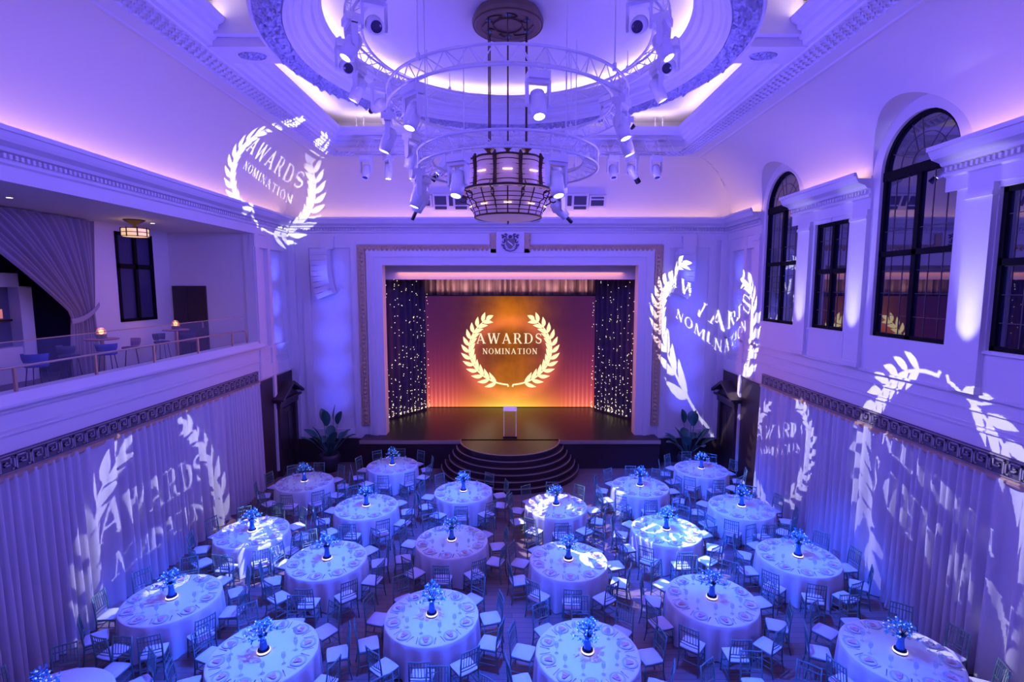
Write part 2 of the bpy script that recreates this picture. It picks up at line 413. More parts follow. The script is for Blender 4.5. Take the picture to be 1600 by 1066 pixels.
# right wall, column-wise around its windows
WIN = [('arch', 15.48, 17.46, 5.98, 9.72), ('rect', 13.13, 14.60, 5.98, 8.85), ('arch', 10.02, 12.12, 5.98, 9.72), ('rect', 7.70, 9.14, 5.98, 8.85), ('arch', 4.75, 6.80, 5.98, 9.72)]
wr = MB(); DEP = .22
wr.box(XR+.05, XR+.35, 17.1, YB, 0, 3.9); wr.box(XR+.2, XR+.35, YF, 17.1, 0, 3.9)
wr.box(XR, XR+.35, YF, YB, 3.86, 5.98)
prev = YB
wr.box(XR, XR+.35, 17.46, 18.0, 5.98, 11.4); wr.box(XR+.1, XR+.35, 18.0, YB, 5.98, 9.0); wr.box(XR, XR+.35, 18.0, YB, 8.95, 11.4)
edges = [(15.48, 14.60), (13.13, 12.12), (10.02, 9.14), (7.70, 6.80), (4.75, YF)]
for a, b in edges: wr.box(XR, XR+.35, b, a, 5.98, 11.4)
for kind, y0, y1, z0, z1 in WIN:
    if kind == 'rect': wr.box(XR, XR+.35, y0, y1, z1, 11.4)
    else:
        n = 24; r = (y1-y0)/2; yc = (y0+y1)/2
        for i in range(n):
            a0, a1 = PI*i/n, PI*(i+1)/n
            p = [(XR, yc+r*math.cos(a), z1+r*math.sin(a)) for a in (a0, a1)]
            q = [(XR, p[1][1], 11.4), (XR, p[0][1], 11.4)]
            wr.prism([p[0], p[1], q[0], q[1]], (.35, 0, 0))
struct(wr.build('wall_right', 'plaster'))
# pilasters between the windows, with caps, and recessed panel outlines below and above the windows
pl = MB()
for yc, wd in ((14.98, .56), (12.64, .56), (9.42, .52), (7.42, .5), (17.80, .4)):
    pl.box(XR-.10, XR+.02, yc-wd/2, yc+wd/2, 5.17, 8.95)
    pl.box(XR-.14, XR+.02, yc-wd/2-.03, yc+wd/2+.03, 8.72, 8.80)
    pl.box(XR-.13, XR+.02, yc-wd/2-.02, yc+wd/2+.02, 5.17, 5.30)
for y0, y1 in ((13.05, 14.68), (7.65, 9.18)):
    pl.box(XR-.04, XR+.02, y0, y1, 5.92, 5.97); pl.box(XR-.03, XR+.02, y0, y0+.03, 5.3, 5.92); pl.box(XR-.03, XR+.02, y1-.03, y1, 5.3, 5.92)
    pl.box(XR-.03, XR+.02, (y0+y1)/2-.02, (y0+y1)/2+.02, 8.87, 8.95)
trim(pl)

# coved ceiling (one grid; on the right side it starts above each arch, with a tunnel to the window)
def cove_t(z): return math.asin(max(0, min(1, (z-9.62)/2.03)))
INS = 8.6-6.72 + .0
OX0, OX1, OY0, OY1 = CX-6.64, CX+6.64, 2.45, 18.45
cv = MB(); NT = 16
def cpt(side, s, t):
    q = 1-math.cos(t); z = 9.62+2.03*math.sin(t)
    if side == 'L': return (XL+(OX0-XL)*q, s, z)
    if side == 'R': return (XR+(OX1-XR)*q, s, z)
for side, x0, x1 in (('L', XL, OX0), ('R', XR, OX1)):
    ys = [YF + (YB-YF)*i/60 for i in range(61)]
    LR = 1.34
    lun = [((a+b)/2, (b-a)/2+.28) for k, a, b, c, d in WIN if k == 'arch'] if side == 'R' else []
    for yc, lr in lun:
        ys = [y for y in ys if abs(y-yc) > lr+.01] + [yc+lr*math.cos(PI*i/28) for i in range(29)] + [yc-lr-.002, yc+lr+.002]
    ys.sort()
    rows = []
    for y in ys:
        t0 = 0
        for yc, lr in lun:
            if abs(y-yc) <= lr: t0 = cove_t(9.72 + math.sqrt(max(0, lr*lr-(y-yc)**2)))
        row = []
        for i in range(NT+1):
            t = t0+(PI/2-t0)*i/NT; q = 1-math.cos(t)
            yy = y
            # mitre with the end coves
            lo = YF+(OY0-YF)*q; hi = YB+(OY1-YB)*q
            row.append((x0+(x1-x0)*q, min(max(yy, lo), hi), 9.62+2.03*math.sin(t)))
        rows.append(row)
    cv.grid(rows)
    for yc, lr in lun:
        r0 = []; r1 = []
        for i in range(29):
            a = PI*i/28; y = yc+lr*math.cos(a); z = 9.72+lr*math.sin(a); t = cove_t(z)
            r0.append((XR+.001, y, z)); r1.append((XR+(OX1-XR)*(1-math.cos(t)), y, z))
        cv.grid([r0, r1])
        for s in (-1, 1): cv.add([(XR+.001, yc+s*lr, 9.6), (XR+.001, yc+s*lr, 9.73), (XR-.03, yc+s*lr, 9.73), (XR-.03, yc+s*lr, 9.6)], [(0, 1, 2, 3)])
for y0, y1 in ((YB, OY1), (YF, OY0)):
    rows = []
    for i in range(41):
        x = XL+(XR-XL)*i/40; row = []
        for j in range(NT+1):
            q = 1-math.cos(PI/2*j/NT)
            row.append((min(max(x, XL+(OX0-XL)*q), XR+(OX1-XR)*q), y0+(y1-y0)*q, 9.62+2.03*math.sin(PI/2*j/NT)))
        rows.append(row)
    cv.grid(rows)
struct(cv.build('ceiling', 'plaster', smooth=True))
# beam frame: fascia, soffit, stepped moulding up to the lip, trough
IX, IY = 5.17, 5.78
def rect_sweep(mb, prof):     # prof: (half_x, half_y, z)
    rows = []
    for hx, hy, z in prof:
        rows.append([(CX+sx*hx, CY+sy*hy, z) for sx, sy in ((-1, -1), (1, -1), (1, 1), (-1, 1), (-1, -1))])
    mb.grid(rows)
hx0, hy0 = 6.64, 8.0
bm_ = MB()
def P(dx, z): return (hx0-dx*(hx0-IX)/1.47, hy0-dx*(hy0-IY)/1.47 if False else hy0-dx*1.5, z)
prof = [(0, 11.70), (0, 11.60), (.10, 11.58), (.14, ZS), (.42, ZS), (.44, ZS-.03), (.50, ZS-.03), (.52, ZS), (.92, ZS), (.94, ZS-.03), (1.0, ZS-.03), (1.02, ZS), (1.12, ZS), (1.14, ZS+.10),
        (1.20, ZS+.12), (1.24, ZS+.20), (1.32, ZS+.22), (1.34, ZS+.30), (1.42, ZS+.33), (1.47, ZS+.40), (1.47, ZS+.43), (1.43, ZS+.43), (1.38, ZS+.36), (.9, ZS+.36), (.85, 12.5)]
rect_sweep(bm_, [P(d, z) for d, z in prof])
trim(bm_)
# flat coffer ceiling with round opening, dome wall, dome ceiling
cc = MB(); n = 96; RO = 4.3
ring = [(CX+RO*math.cos(2*PI*i/n), CY+RO*math.sin(2*PI*i/n), 12.42) for i in range(n)]
out = []
HX, HY = 5.9, 6.8
for i in range(n):
    a = 2*PI*i/n; c, s = math.cos(a), math.sin(a); k = min(HX/abs(c) if abs(c) > 1e-6 else 99, HY/abs(s) if abs(s) > 1e-6 else 99)
    out.append((CX+k*c, CY+k*s, 12.42))
cc.add(ring+out, [(i, (i+1) % n, n+(i+1) % n, n+i) for i in range(n)])
o = struct(cc.build('ceiling', 'plaster'))
cc = MB(); cc.lathe([(3.38, 12.0), (3.41, 12.0), (3.46, 11.9), (3.95, 11.9), (4.02, 12.05), (3.98, 12.2), (3.88, 12.28), (0, 12.36)], 96, (CX, CY, 0))
struct(cc.build('ceiling', 'plaster', smooth=False))
# big round ring: ornate band and stepped mouldings
rg = MB(); rg.lathe([(4.52, 12.45), (4.52, 11.62), (4.50, 11.55), (4.46, 11.53), (4.44, 11.56)], 96, (CX, CY, 0))
rg.lathe([(4.02, 11.56), (4.0, 11.52), (3.94, 11.52), (3.90, 11.60), (3.86, 11.60), (3.82, 11.66), (3.72, 11.68), (3.68, 11.76), (3.56, 11.80), (3.52, 11.86), (3.44, 11.88), (3.40, 11.96), (3.38, 12.0)], 96, (CX, CY, 0))
trim(rg)
rg = MB()
nA, nB = 420, 7; rows = []
r2 = random.Random(3)
for i in range(nA+1):
    a = 2*PI*i/nA; row = []
    for j in range(nB):
        q = j/(nB-1); rr = 4.44-.42*q
        h = 0 if j in (0, nB-1) else .055*math.sin(a*60+j*2.2)+.05*math.sin(a*97-j*1.7)+.04*math.cos(a*41+j*3.1)
        row.append((CX+rr*math.cos(a), CY+rr*math.sin(a), 11.54-.05*math.sin(PI*q)-h*.8))
    rows.append(row)
rg.grid(rows); trim(rg, 'ornate')
# lattice of little leaves on the soffit
lt = MB()
def crescent(x, y, a):
    c, s = math.cos(a), math.sin(a); top = []; n = 6
    for i in range(n+1):
        t = -PI*.42+PI*.84*i/n
        for rr, z in ((.078, 0), (.060, -.05), (.036-.012*abs(math.cos(t))+.01, 0)):
            px, py = rr*math.cos(t)-.03, rr*math.sin(t)*1.15; top.append((x+c*px-s*py, y+s*px+c*py, ZS+z))
    lt.add(top, [(i*3+j, i*3+j+1, (i+1)*3+j+1, (i+1)*3+j) for i in range(n) for j in range(2)])
for side in (-1, 1):
    i = 0; y = CY-7.2
    while y < CY+7.2:
        for j in range(4):
            crescent(CX+side*(hx0-.56-.115*j), y+(j % 2)*.09, PI/2)
        y += .18
for side in (-1, 1):
    x = CX-5.9
    while x < CX+5.9:
        for j in range(4):
            crescent(x+(j % 2)*.09, CY+side*(hy0-.56-.115*j), PI/2)
        x += .18
trim(lt)
# tabs with oval medallions linking ring and beam
tb = MB(); md = MB()
for s in (-1, 1):
    tb.box(*sorted((CX+s*4.38, CX+s*5.62)), CY-.36, CY+.36, ZS-.015, 12.4)
    tb.box(*sorted((CX+s*4.3, CX+s*5.4)), CY-.50, CY+.50, 11.75, 12.4)
    cxm = CX+s*4.95
    prof = [(1, 0), (.92, -.03), (.84, -.005), (.6, -.02), (.3, -.045), (0, -.05)]
    vs = []; n = 24
    for i in range(n):
        a = 2*PI*i/n
        for r_, z in prof: vs.append((cxm+r_*.27*math.cos(a), CY+r_*.16*math.sin(a), ZS-.017+z+(.012*math.sin(a*8) if .2 < r_ < .8 else 0)))
    md.add(vs, [(i*6+j, ((i+1) % n)*6+j, ((i+1) % n)*6+j+1, i*6+j+1) for i in range(n) for j in range(5)])
trim(tb); trim(md, 'ornate')

# back wall with proscenium opening
PX0, PX1, PZ1 = -5.12, 4.98, 8.0
wb = MB()
for q in ((XL-.3, PX0, 0, 9.8), (PX1, XR+.3, 0, 9.8), (PX0, PX1, PZ1, 9.8)):
    struct(MB().box(q[0], q[1], YB, YB+.35, q[2], q[3]).build('wall_back', 'plaster'))
struct(MB().box(XL-.4, XR+.4, YF-.2, YF, 0, 11.5).build('wall_rear', 'plaster'))
def frame_u(mb, x0, x1, zb, zt, wd, y0, y1):      # inverted-U frame
    mb.box(x0, x0+wd, y0, y1, zb, zt); mb.box(x1-wd, x1, y0, y1, zb, zt); mb.box(x0+wd, x1-wd, y0, y1, zt-wd, zt)
t1 = MB()
frame_u(t1, PX0-.62, PX1+.62, ST, PZ1+.62, .16, YB-.10, YB+.02)
frame_u(t1, PX0-.46, PX1+.46, ST, PZ1+.46, .16, YB-.16, YB+.02)
frame_u(t1, PX0-.30, PX1+.30, ST+.004, PZ1+.30, .315, YB-.12, YB+.40)
for s, xx in ((-1, PX0-1.2), (1, PX1+1.0)):
    t1.box(xx, xx+.2, YB-.05, YB+.02, 1.0, 8.95)
t1.box(PX0-1.0, PX1+1.0, YB-.06, YB+.02, 8.80, 8.95)
trim(t1)
# gilded outer band with raised centre
gb = MB()
GX0, GX1, GZ = PX0-.93, PX1+.93, 8.74
gb.box(GX0, GX0+.28, YB-.09, YB+.02, 1.55, GZ); gb.box(GX1-.28, GX1, YB-.09, YB+.02, 1.55, GZ)
for x0, x1 in ((GX0+.28, -.66), (.50, GX1-.28)): gb.box(x0, x1, YB-.09, YB+.02, GZ-.26, GZ)
for x0 in (-.84, .44): gb.box(x0, x0+.26, YB-.10, YB+.02, GZ-.3, 9.2)
trim(gb, 'gold')
ge = MB()
for x0, x1, z0, z1 in ((GX0-.03, GX0, 1.55, GZ+.03), (GX1, GX1+.03, 1.55, GZ+.03), (GX0, -.84, GZ, GZ+.03), (.70, GX1, GZ, GZ+.03), (-.87, -.84, GZ, 9.2), (.70, .73, GZ, 9.2)):
    ge.box(x0, x1, YB-.12, YB+.02, z0, z1)
n = 0
x = GX0+.3
while x < GX1-.35:
    if not (-.9 < x < .65): ge.ball((x, YB-.09, GZ-.13), .075, 8, 4)
    x += .17
z = 1.7
while z < GZ-.2:
    for xx in (GX0+.14, GX1-.14): ge.ball((xx, YB-.09, z), .075, 8, 4)
    z += .17
trim(ge, 'gold')
# side panels of the back wall: raised frames around a lit recess, keystone blocks
sp_ = MB()
for x0, x1 in ((-7.98, -6.35), (6.2, 7.75)):
    sp_.box(x0-.30, x0, YB-.07, YB+.02, 1.05, 8.95); sp_.box(x1, x1+.28, YB-.07, YB+.02, 1.05, 8.95); sp_.box(x0, x1, YB-.07, YB+.02, 8.66, 8.95)
    sp_.box(x0, x1, YB-.04, YB+.02, 1.05, 1.4)
    xm = (x0+x1)/2 - .05
    sp_.prism([(xm-.24, YB-.02, 8.6), (xm+.24, YB-.02, 8.6), (xm+.28, YB-.02, 9.1), (xm-.28, YB-.02, 9.1)], (0, -.20, 0))
for x in (XL+.02, XR-.32): sp_.box(x, x+.3, YB-.12, YB+.02, 1.0, 8.95)
trim(sp_)
# side wall niches' surrounds
sw = MB()
for x, s in ((XL, 1), (XR, -1)):
    for y0, y1 in ((17.78, 18.05), (18.65, 18.86), (20.0, 20.35)):
        sw.box(*sorted((x+s*.06, x-s*.12)), y0, y1, 3.95, 8.95)
    sw.box(*sorted((x+s*.05, x-s*.13)), 17.735, 20.37, 8.5, 8.94); sw.box(*sorted((x+s*.05, x-s*.13)), 17.735, 20.37, 3.88, 4.35)
trim(sw)
po = MB()
for x, s in ((XL, 1), (XR, -1)): po.box(*sorted((x+s*.10, x-s*.1)), 18.62, 18.80, .25, 3.9)
trim(po)
# dark dado on back wall and dark doors with pediments on the side walls
dd = MB()
dd.box(XL, -5.9, YB-.05, YB+.01, 0, 1.0); dd.box(5.75, XR, YB-.05, YB+.01, 0, 1.0)
dd.box(XL-.05, XL+.03, 17.62, YB, 0, 3.80); dd.box(XR-.03, XR+.05, 17.12, YB, 0, 3.80)
struct(dd.build('baseboard_back', 'darkwood'))
dn_ = 0
for x, s in ((XL, 1), (XR, -1)):
    dn_ += 1
    d = thing('door_%d' % dn_, 'x', 'door'); del d['label']; del d['category']; d['kind'] = 'structure'
    d.location = (x, 19.5, 0)
    m = MB(); m.box(*sorted((s*.03, s*.10)), -.55, .55, 0, 2.5); m.build('door_leaf', 'darkwood', d)
    m = MB()
    for y in (-.68, .68): m.box(*sorted((s*.03, s*.2)), y-.11, y+.11, 0, 2.62)
    m.box(*sorted((s*.03, s*.24)), -.82, .82, 2.62, 2.85)
    m.box(*sorted((s*.03, s*.34)), -.95, .95, 2.85, 2.93)
    for y in (-.27, .27):
        for z0, z1 in ((.2, 1.0), (1.15, 2.3)): m.box(*sorted((s*.10, s*.12)), y-.19, y+.19, z0, z1)
    m.build('door_frame', 'darkwood', d)
    m = MB(); m.prism([(s*.03, -.86, 2.93), (s*.03, .86, 2.93), (s*.03, 0, 3.38)], (s*.18, 0, 0))
    for q in (-1, 1):
        m.prism([(s*.03, q*1.0, 2.92), (s*.03, q*1.02, 3.0), (s*.03, 0, 3.54), (s*.03, 0, 3.42)], (s*.42, 0, 0))
    fixnormals(m.build('pediment', 'darkwood', d))

# ------------------------------------------------------------------ right hand windows
def make_window(idx, kind, y0, y1, z0, z1):
    wn = thing('window_%d' % idx, 'x', 'x'); del wn['label']; del wn['category']; wn['kind'] = 'structure'; wn.location = (XR+.10, (y0+y1)/2, z0)
    hw = (y1-y0)/2; h = z1-z0; f = MB(); t = .085; d0, d1 = -.03, .08
    f.box(d0, d1, -hw, -hw+t, 0, h); f.box(d0, d1, hw-t, hw, 0, h); f.box(d0, d1, -hw, hw, 0, t)
    mid = 7.87-z0 if kind == 'arch' else 7.40-z0
    mid = 7.87-z0
    if kind == 'rect': mid = 7.55-z0
    f.box(d0, d1, -hw, hw, mid-.06, mid+.06)
    if kind == 'rect':
        f.box(d0, d1, -hw, hw, h-t, h); f.box(d0-.01, d1, -.05, .05, 0, h)
    else:
        f.box(d0, d1, -.06, .06, 0, h-.1); f.box(d0-.02, d1, -hw, hw, h-.20, h)
        n = 28
        for i in range(n):
            a0, a1 = PI*i/n, PI*(i+1)/n
            q = [(d0, r_*math.cos(a), h+r_*math.sin(a)) for r_, a in ((hw, a0), (hw, a1), (hw-t, a1), (hw-t, a0))]
            f.prism(q, (d1-d0, 0, 0))
    fixnormals(f.build('window_frame', 'frame', wn))
    g = MB(); g.box(.03, .05, -hw+.02, hw-.02, .02, h-.02)
    if kind == 'arch':
        n = 28; g.prism([(.03, (hw-.02)*math.cos(PI*i/n), h-.02+(hw-.02)*math.sin(PI*i/n)) for i in range(n+1)], (.02, 0, 0))
    fixnormals(g.build('pane', 'glassdark', wn))
    l = MB(); r_ = .007
    for q in range(1, 6):
        y = -hw+2*hw*q/6
        if abs(y) > .1: l.box(.02, .031, y-r_, y+r_, t, h-.1)
    for z in (.5, 1.0, 1.5, 2.4):
        l.box(.02, .031, -hw+t, hw-t, z-r_, z+r_)
    if kind == 'arch':
        for k in range(1, 6):
            a = PI*k/6; l.tube([(.026, .30*math.cos(a), h+.30*math.sin(a)), (.026, (hw-.1)*math.cos(a+.12*(-1)**k), h+(hw-.1)*math.sin(a+.12*(-1)**k))], r_, 5)
        for rr in (.30, .62): l.tube([(.026, rr*math.cos(PI*i/16), h+rr*math.sin(PI*i/16)) for i in range(17)], r_, 5)
    l.build('leading', 'lead', wn)
for i, a in enumerate(WIN): make_window(i+1, *a)

# ------------------------------------------------------------------ long drapes
def drape_mesh(A, B, z0, z1, amp, wl_, seed, rows=10, step=.025, top_amp=.45, endz=None, nfun=None):
    r_ = random.Random(seed); A = Vector((*A, 0)); B = Vector((*B, 0)); L = (B-A).length; d = (B-A)/L; nrm = Vector((-d.y, d.x, 0))
    n = int(L/step); ph = 0; phs = []
    for i in range(n+1):
        ph += step*2*PI/wl_*(1+.45*math.sin(i*step*1.7+seed)+.3*math.sin(i*step*4.1)); phs.append(ph)
    g = []
    for j in range(rows+1):
        q = j/rows; row = []
        for i in range(n+1):
            s = i*step; k = amp*(top_amp+(1-top_amp)*q)
            f = math.sin(phs[i]+.25*q*math.sin(s*2.3)); f = math.copysign(abs(f)**.8, f)
            off = k*(f+.35*math.sin(phs[i]*.5+1.3*q)+.3*q*math.sin(phs[i]*.31+2))
            zz = z1+(z0-z1)*q
            row.append(A+d*(s+.02*math.cos(phs[i])*q)+nrm*off+Vector((0, 0, zz)))
        g.append(row)
    return MB().grid(g)
o = drape_mesh((XL+.09, YF+.3), (XL+.09, 17.55), .02, 3.84, .10, .23, 3).build('wall_curtain', 'drape', smooth=True)
tag(o, 'long pale pleated curtain hanging under the balcony on the left wall', 'curtain')
o = drape_mesh((XR-.09, 17.1), (XR-.09, YF+.3), .02, 3.84, .10, .23, 8).build('wall_curtain', 'drape', smooth=True)
tag(o, 'long pale pleated curtain hanging below the tall windows on the right wall', 'curtain')

# ------------------------------------------------------------------ lettering and laurel outlines
def strip(pts, ws):      # centre line with widths -> list of quads
    out = []; n = len(pts); L_ = []; R_ = []
    for i, (x, y) in enumerate(pts):
        a = pts[max(i-1, 0)]; b = pts[min(i+1, n-1)]; dx, dy = b[0]-a[0], b[1]-a[1]; l = math.hypot(dx, dy) or 1
        w_ = ws[i] if isinstance(ws, list) else ws
        L_.append((x-dy/l*w_/2, y+dx/l*w_/2)); R_.append((x+dy/l*w_/2, y-dx/l*w_/2))
    for i in range(n-1): out.append([R_[i], R_[i+1], L_[i+1], L_[i]])
    return out
def rc(x0, x1, y0, y1): return [[(x0, y0), (x1, y0), (x1, y1), (x0, y1)]]
def bowl(cx, cy, rx, ry, a0, a1, t0, t1, n=14):
    out = []
    for i in range(n):
        q = [a0+(a1-a0)*(i+k)/n for k in (0, 1)]
        th = [t0+(t1-t0)*abs(math.cos(a)) for a in q]
        out.append([(cx+rx*math.cos(q[0]), cy+ry*math.sin(q[0])), (cx+rx*math.cos(q[1]), cy+ry*math.sin(q[1])),
                    (cx+(rx-th[1])*math.cos(q[1]), cy+(ry-t0-(th[1]-t0)*.3)*math.sin(q[1])), (cx+(rx-th[0])*math.cos(q[0]), cy+(ry-t0-(th[0]-t0)*.3)*math.sin(q[0]))])
    return out
TK, TN, SF = .17, .075, .05
def sf(x0, x1, y): return rc(x0, x1, y, y+SF)
def glyph(ch):
    if ch == 'A': return strip([(.10, 0), (.42, 1)], TN) + strip([(.40, 1), (.76, 0)], TK) + rc(.2, .64, .30, .36) + sf(0, .24, 0) + sf(.60, .92, 0), .92
    if ch == 'W': return strip([(.10, 1), (.36, 0)], TK) + strip([(.36, 0), (.60, .95)], TN) + strip([(.58, 1), (.84, 0)], TK) + strip([(.84, 0), (1.10, 1)], TN) + sf(0, .27, .95) + sf(.48, .74, .95) + sf(.98, 1.22, .95), 1.22
    if ch == 'R': return rc(.1, .1+TK, 0, 1) + sf(0, .36, 0) + sf(0, .3, .95) + rc(.2, .45, .95, 1) + rc(.2, .45, .48, .53) + bowl(.42, .74, .28, .26, -PI/2, PI/2, .05, TK) + strip([(.42, .50), (.74, 0)], TK*.9) + sf(.66, .86, 0), .86
    if ch == 'D': return rc(.1, .1+TK, 0, 1) + sf(0, .3, 0) + sf(0, .3, .95) + rc(.2, .42, .95, 1) + rc(.2, .42, 0, .05) + bowl(.40, .5, .45, .5, -PI/2, PI/2, .05, TK), .90
    if ch == 'S':
        pts = []
        for i in range(9): a = PI*.12+PI*.13*i; pts.append((.34+.22*math.cos(a), .735+.225*math.sin(a)))
        pts += [(.22, .56), (.36, .49), (.48, .42)]
        for i in range(9): a = PI*.18-PI*.13*i; pts.append((.34+.235*math.cos(a), .265+.235*math.sin(a)))
        n = len(pts); ws = [TN+(TK-TN)*math.exp(-((i-n/2)/4)**2) for i in range(n)]
        return strip(pts, ws) + rc(.54, .58, .72, .95) + rc(.09, .13, .05, .3), .66
    if ch == 'N': return rc(.12, .12+TN, 0, 1) + strip([(.12, 1), (.76, 0)], TK) + rc(.70, .70+TN, 0, 1) + sf(0, .3, 0) + sf(0, .2, .95) + sf(.6, .88, .95), .88
    if ch == 'O': return bowl(.44, .5, .44, .52, 0, 2*PI, .05, TK, 26), .88
    if ch == 'M': return rc(.10, .10+TN, 0, 1) + strip([(.14, 1), (.50, .05)], TK) + strip([(.50, .05), (.84, 1)], TN) + rc(.80, .80+TK, 0, 1) + sf(0, .27, 0) + sf(.72, 1.06, 0) + sf(0, .2, .95) + sf(.86, 1.06, .95), 1.06
    if ch == 'I': return rc(.1, .1+TK, 0, 1) + sf(0, .37, 0) + sf(0, .37, .95), .37
    if ch == 'T': return rc(.31, .31+TK, 0, 1) + rc(.02, .77, .94, 1) + rc(.02, .06, .78, 1) + rc(.73, .77, .78, 1) + sf(.2, .6, 0), .79
    return [], .4
def word(txt, width, x0, y0, h):
    gl = [glyph(c) for c in txt]; tot = sum(g[1] for g in gl); sp = (width/h-tot)/(len(txt)-1); out = []; x = 0
    for g, wd in gl:
        for q in g: out.append([(x0+(x+px)*h, y0+py*h) for px, py in q])
        x += wd+sp
    return out
def leafp(cx, cy, a, L, W):
    n = 7; up = []; dn_ = []
    for i in range(n+1):
        t = i/n; wv = W*math.sin(PI*t**.8)*(.5 if i < n else 0)
        x, y = t*L, .06*L*math.sin(PI*t)
        up.append((x, y+wv)); dn_.append((x, y-wv))
    c, s = math.cos(a), math.sin(a); out = []
    for i in range(n):
        out.append([(cx+c*x-s*y, cy+s*x+c*y) for x, y in (dn_[i], dn_[i+1], up[i+1], up[i])])
    return out
def wreath():
    out = []
    for m in (1, -1):
        q = []
        pts = []
        def bp(a): return (-.80*math.sin(a), -.02-.70*math.cos(a))
        for i in range(40): pts.append(bp(R(4+141*i/39)))
        q += strip([(.0-.04, -.76)]+pts, [.035]+[.032-.016*i/39 for i in range(40)])
        N = 12
        for i in range(N):
            a = R(20+118*i/(N-1)); x, y = bp(a); x2, y2 = bp(a+.01); t = math.atan2(y2-y, x2-x)
            L_ = .25-.05*i/N
            q += leafp(x, y, t+R(38), L_, .078); q += leafp(x, y, t-R(38), L_, .078)
        x, y = bp(R(144)); x2, y2 = bp(R(145)); q += leafp(x, y, math.atan2(y2-y, x2-x), .17, .085)
        out += [[(m*px, py) for px, py in k] for k in q]
    return out
WR = wreath()
TXT1 = word('AWARDS', 1.27, -.66, .09, .20); TXT2 = word('NOMINATION', 1.06, -.54, -.115, .11)

# ------------------------------------------------------------------ stage
stg = thing('stage', 'dark glossy raised stage with curved front steps below the big screen', 'stage', (CX, 19.6, 0))
m = MB(); m.box(-5.9, 5.9, 0, .79, 0, ST-.04); m.box(-5.03, 5.05, .79, 6.6, 0, ST-.04); m.build('platform', 'stage', stg)
m = MB(); m.box(-5.9, 5.9, -.05, .79, ST-.04, ST); m.box(-5.03, 5.05, .79, 6.6, ST-.04, ST); m.lathe([(0, ST), (1.95, ST), (1.95, ST-.04), (1.95, 0)], 48, (0, .1, 0), a0=PI, a1=2*PI); m.build('deck', 'stage', stg)
for a_, b_ in ((-5.9, -1.95), (1.95, 5.9)): MB().box(a_, b_, -.09, -.045, ST-.13, ST+.003).build('edge_trim', 'nosing', stg)
for k in range(6):
    r_ = 1.95+.15*k; zt = ST-.192*k
    if k > 0:
        m = MB(); m.lathe([(0, zt), (r_, zt), (r_, 0)], 48, (0, .1, 0), a0=PI, a1=2*PI); s_ = m.build('step', 'stage', stg)
    else: s_ = stg
    m = MB(); m.lathe([(r_-.03, zt+.006), (r_+.012, zt+.006), (r_+.012, zt-.022), (r_-.03, zt-.022)], 48, (0, .1, 0), closed=True, a0=PI, a1=2*PI); m.build('nosing', 'nosing', s_)
for a_, b_ in ((-5.95, -5.03), (5.05, 5.95)): MB().box(a_, b_, 1.16, 6.6, 0, ST).build('wing', 'stage', stg)
# stage house
sh = MB(); sh.box(-7.2, 7.0, 27.2, 27.4, 0, 9.2); sh.box(-7.2, -7.0, YB+.3, 27.2, 0, 9.2); sh.box(6.8, 7.0, YB+.3, 27.2, 0, 9.2); sh.box(-7.2, 7.0, YB+.3, 27.4, 9.2, 9.4)
struct(sh.build('wall_stage', 'velvet'))
hd = MB(); hd.box(PX0-.3, PX1+.3, 21.6, 21.75, 7.45, 9.2); struct(hd.build('trim_stage_header', 'plaster'))
# screen
scr = thing('led_screen', 'huge glowing orange screen showing a laurel wreath and awards lettering', 'screen', (CX, 25.19, ST+.003))
m = MB(); m.box(-4.2, 4.2, .0, .12, 0, 5.6); m.build('cabinet', 'blackmetal', scr)
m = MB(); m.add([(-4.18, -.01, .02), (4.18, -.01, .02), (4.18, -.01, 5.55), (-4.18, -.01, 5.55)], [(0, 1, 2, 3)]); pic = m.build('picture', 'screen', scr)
S_ = 2.55; ZC = 2.98
def flat(polys, y, s, zc, th=.004):
    m = MB()
    for q in polys: m.add([(x*s, y, z*s+zc) for x, z in q], [tuple(range(len(q)))])
    return m
for hf in (WR[:len(WR)//2], WR[len(WR)//2:]): flat(hf, -.018, S_, ZC).build('laurel_branch', 'laurel', scr)
flat(TXT1, -.022, S_, ZC).build('awards_lettering', 'letters', scr)
flat(TXT2, -.022, S_, ZC).build('nomination_lettering', 'letters', scr)
# backdrop drape behind and above the screen
o = drape_mesh((CX-5.2, 25.9), (CX+5.2, 25.9), ST+.01, 8.9, .13, .42, 5, rows=4, top_amp=1).build('stage_backdrop_curtain', 'backdrape', smooth=True)
tag(o, 'pinkish pleated backdrop curtain showing above the screen', 'curtain')
# star drapes
bulb = MB().ball((0, 0, 0), .015, 6, 4).mesh('bulb', 'star')
for (A, B, lb, sd) in (((-5.75, 22.7), (-4.15, 24.9), 'dark stage curtain with fairy lights left of the screen', 11), ((3.98, 24.9), (5.55, 22.7), 'dark stage curtain with fairy lights right of the screen', 12)):
    o = drape_mesh(A, B, ST+.01, 8.9, .09, .42, sd, rows=6, top_amp=1).build('star_curtain', 'velvet', smooth=True)
    tag(o, lb, 'curtain', 'starlit stage side curtains')
    r_ = random.Random(sd); av = Vector((*A, 0)); bv = Vector((*B, 0)); d = bv-av; nn = Vector((d.y, -d.x, 0)).normalized()
    rest = MB(); colx = [(k+.5)/12 for k in range(12)]
    for k in range(270):
        q = r_.choice(colx)+r_.uniform(-.02, .02); h = 6.2*(r_.random()**2.1)+.12
        p = av+d*q+nn*.16; p.z = ST+h
        if k < 100:
            c = bpy.data.objects.new('bulb', bulb); col.objects.link(c); c.parent = o; c.location = p
        else: rest.ball(p, .015, 5, 3)
    rr = rest.build('bulbs', 'star', o); rr['kind'] = 'stuff'
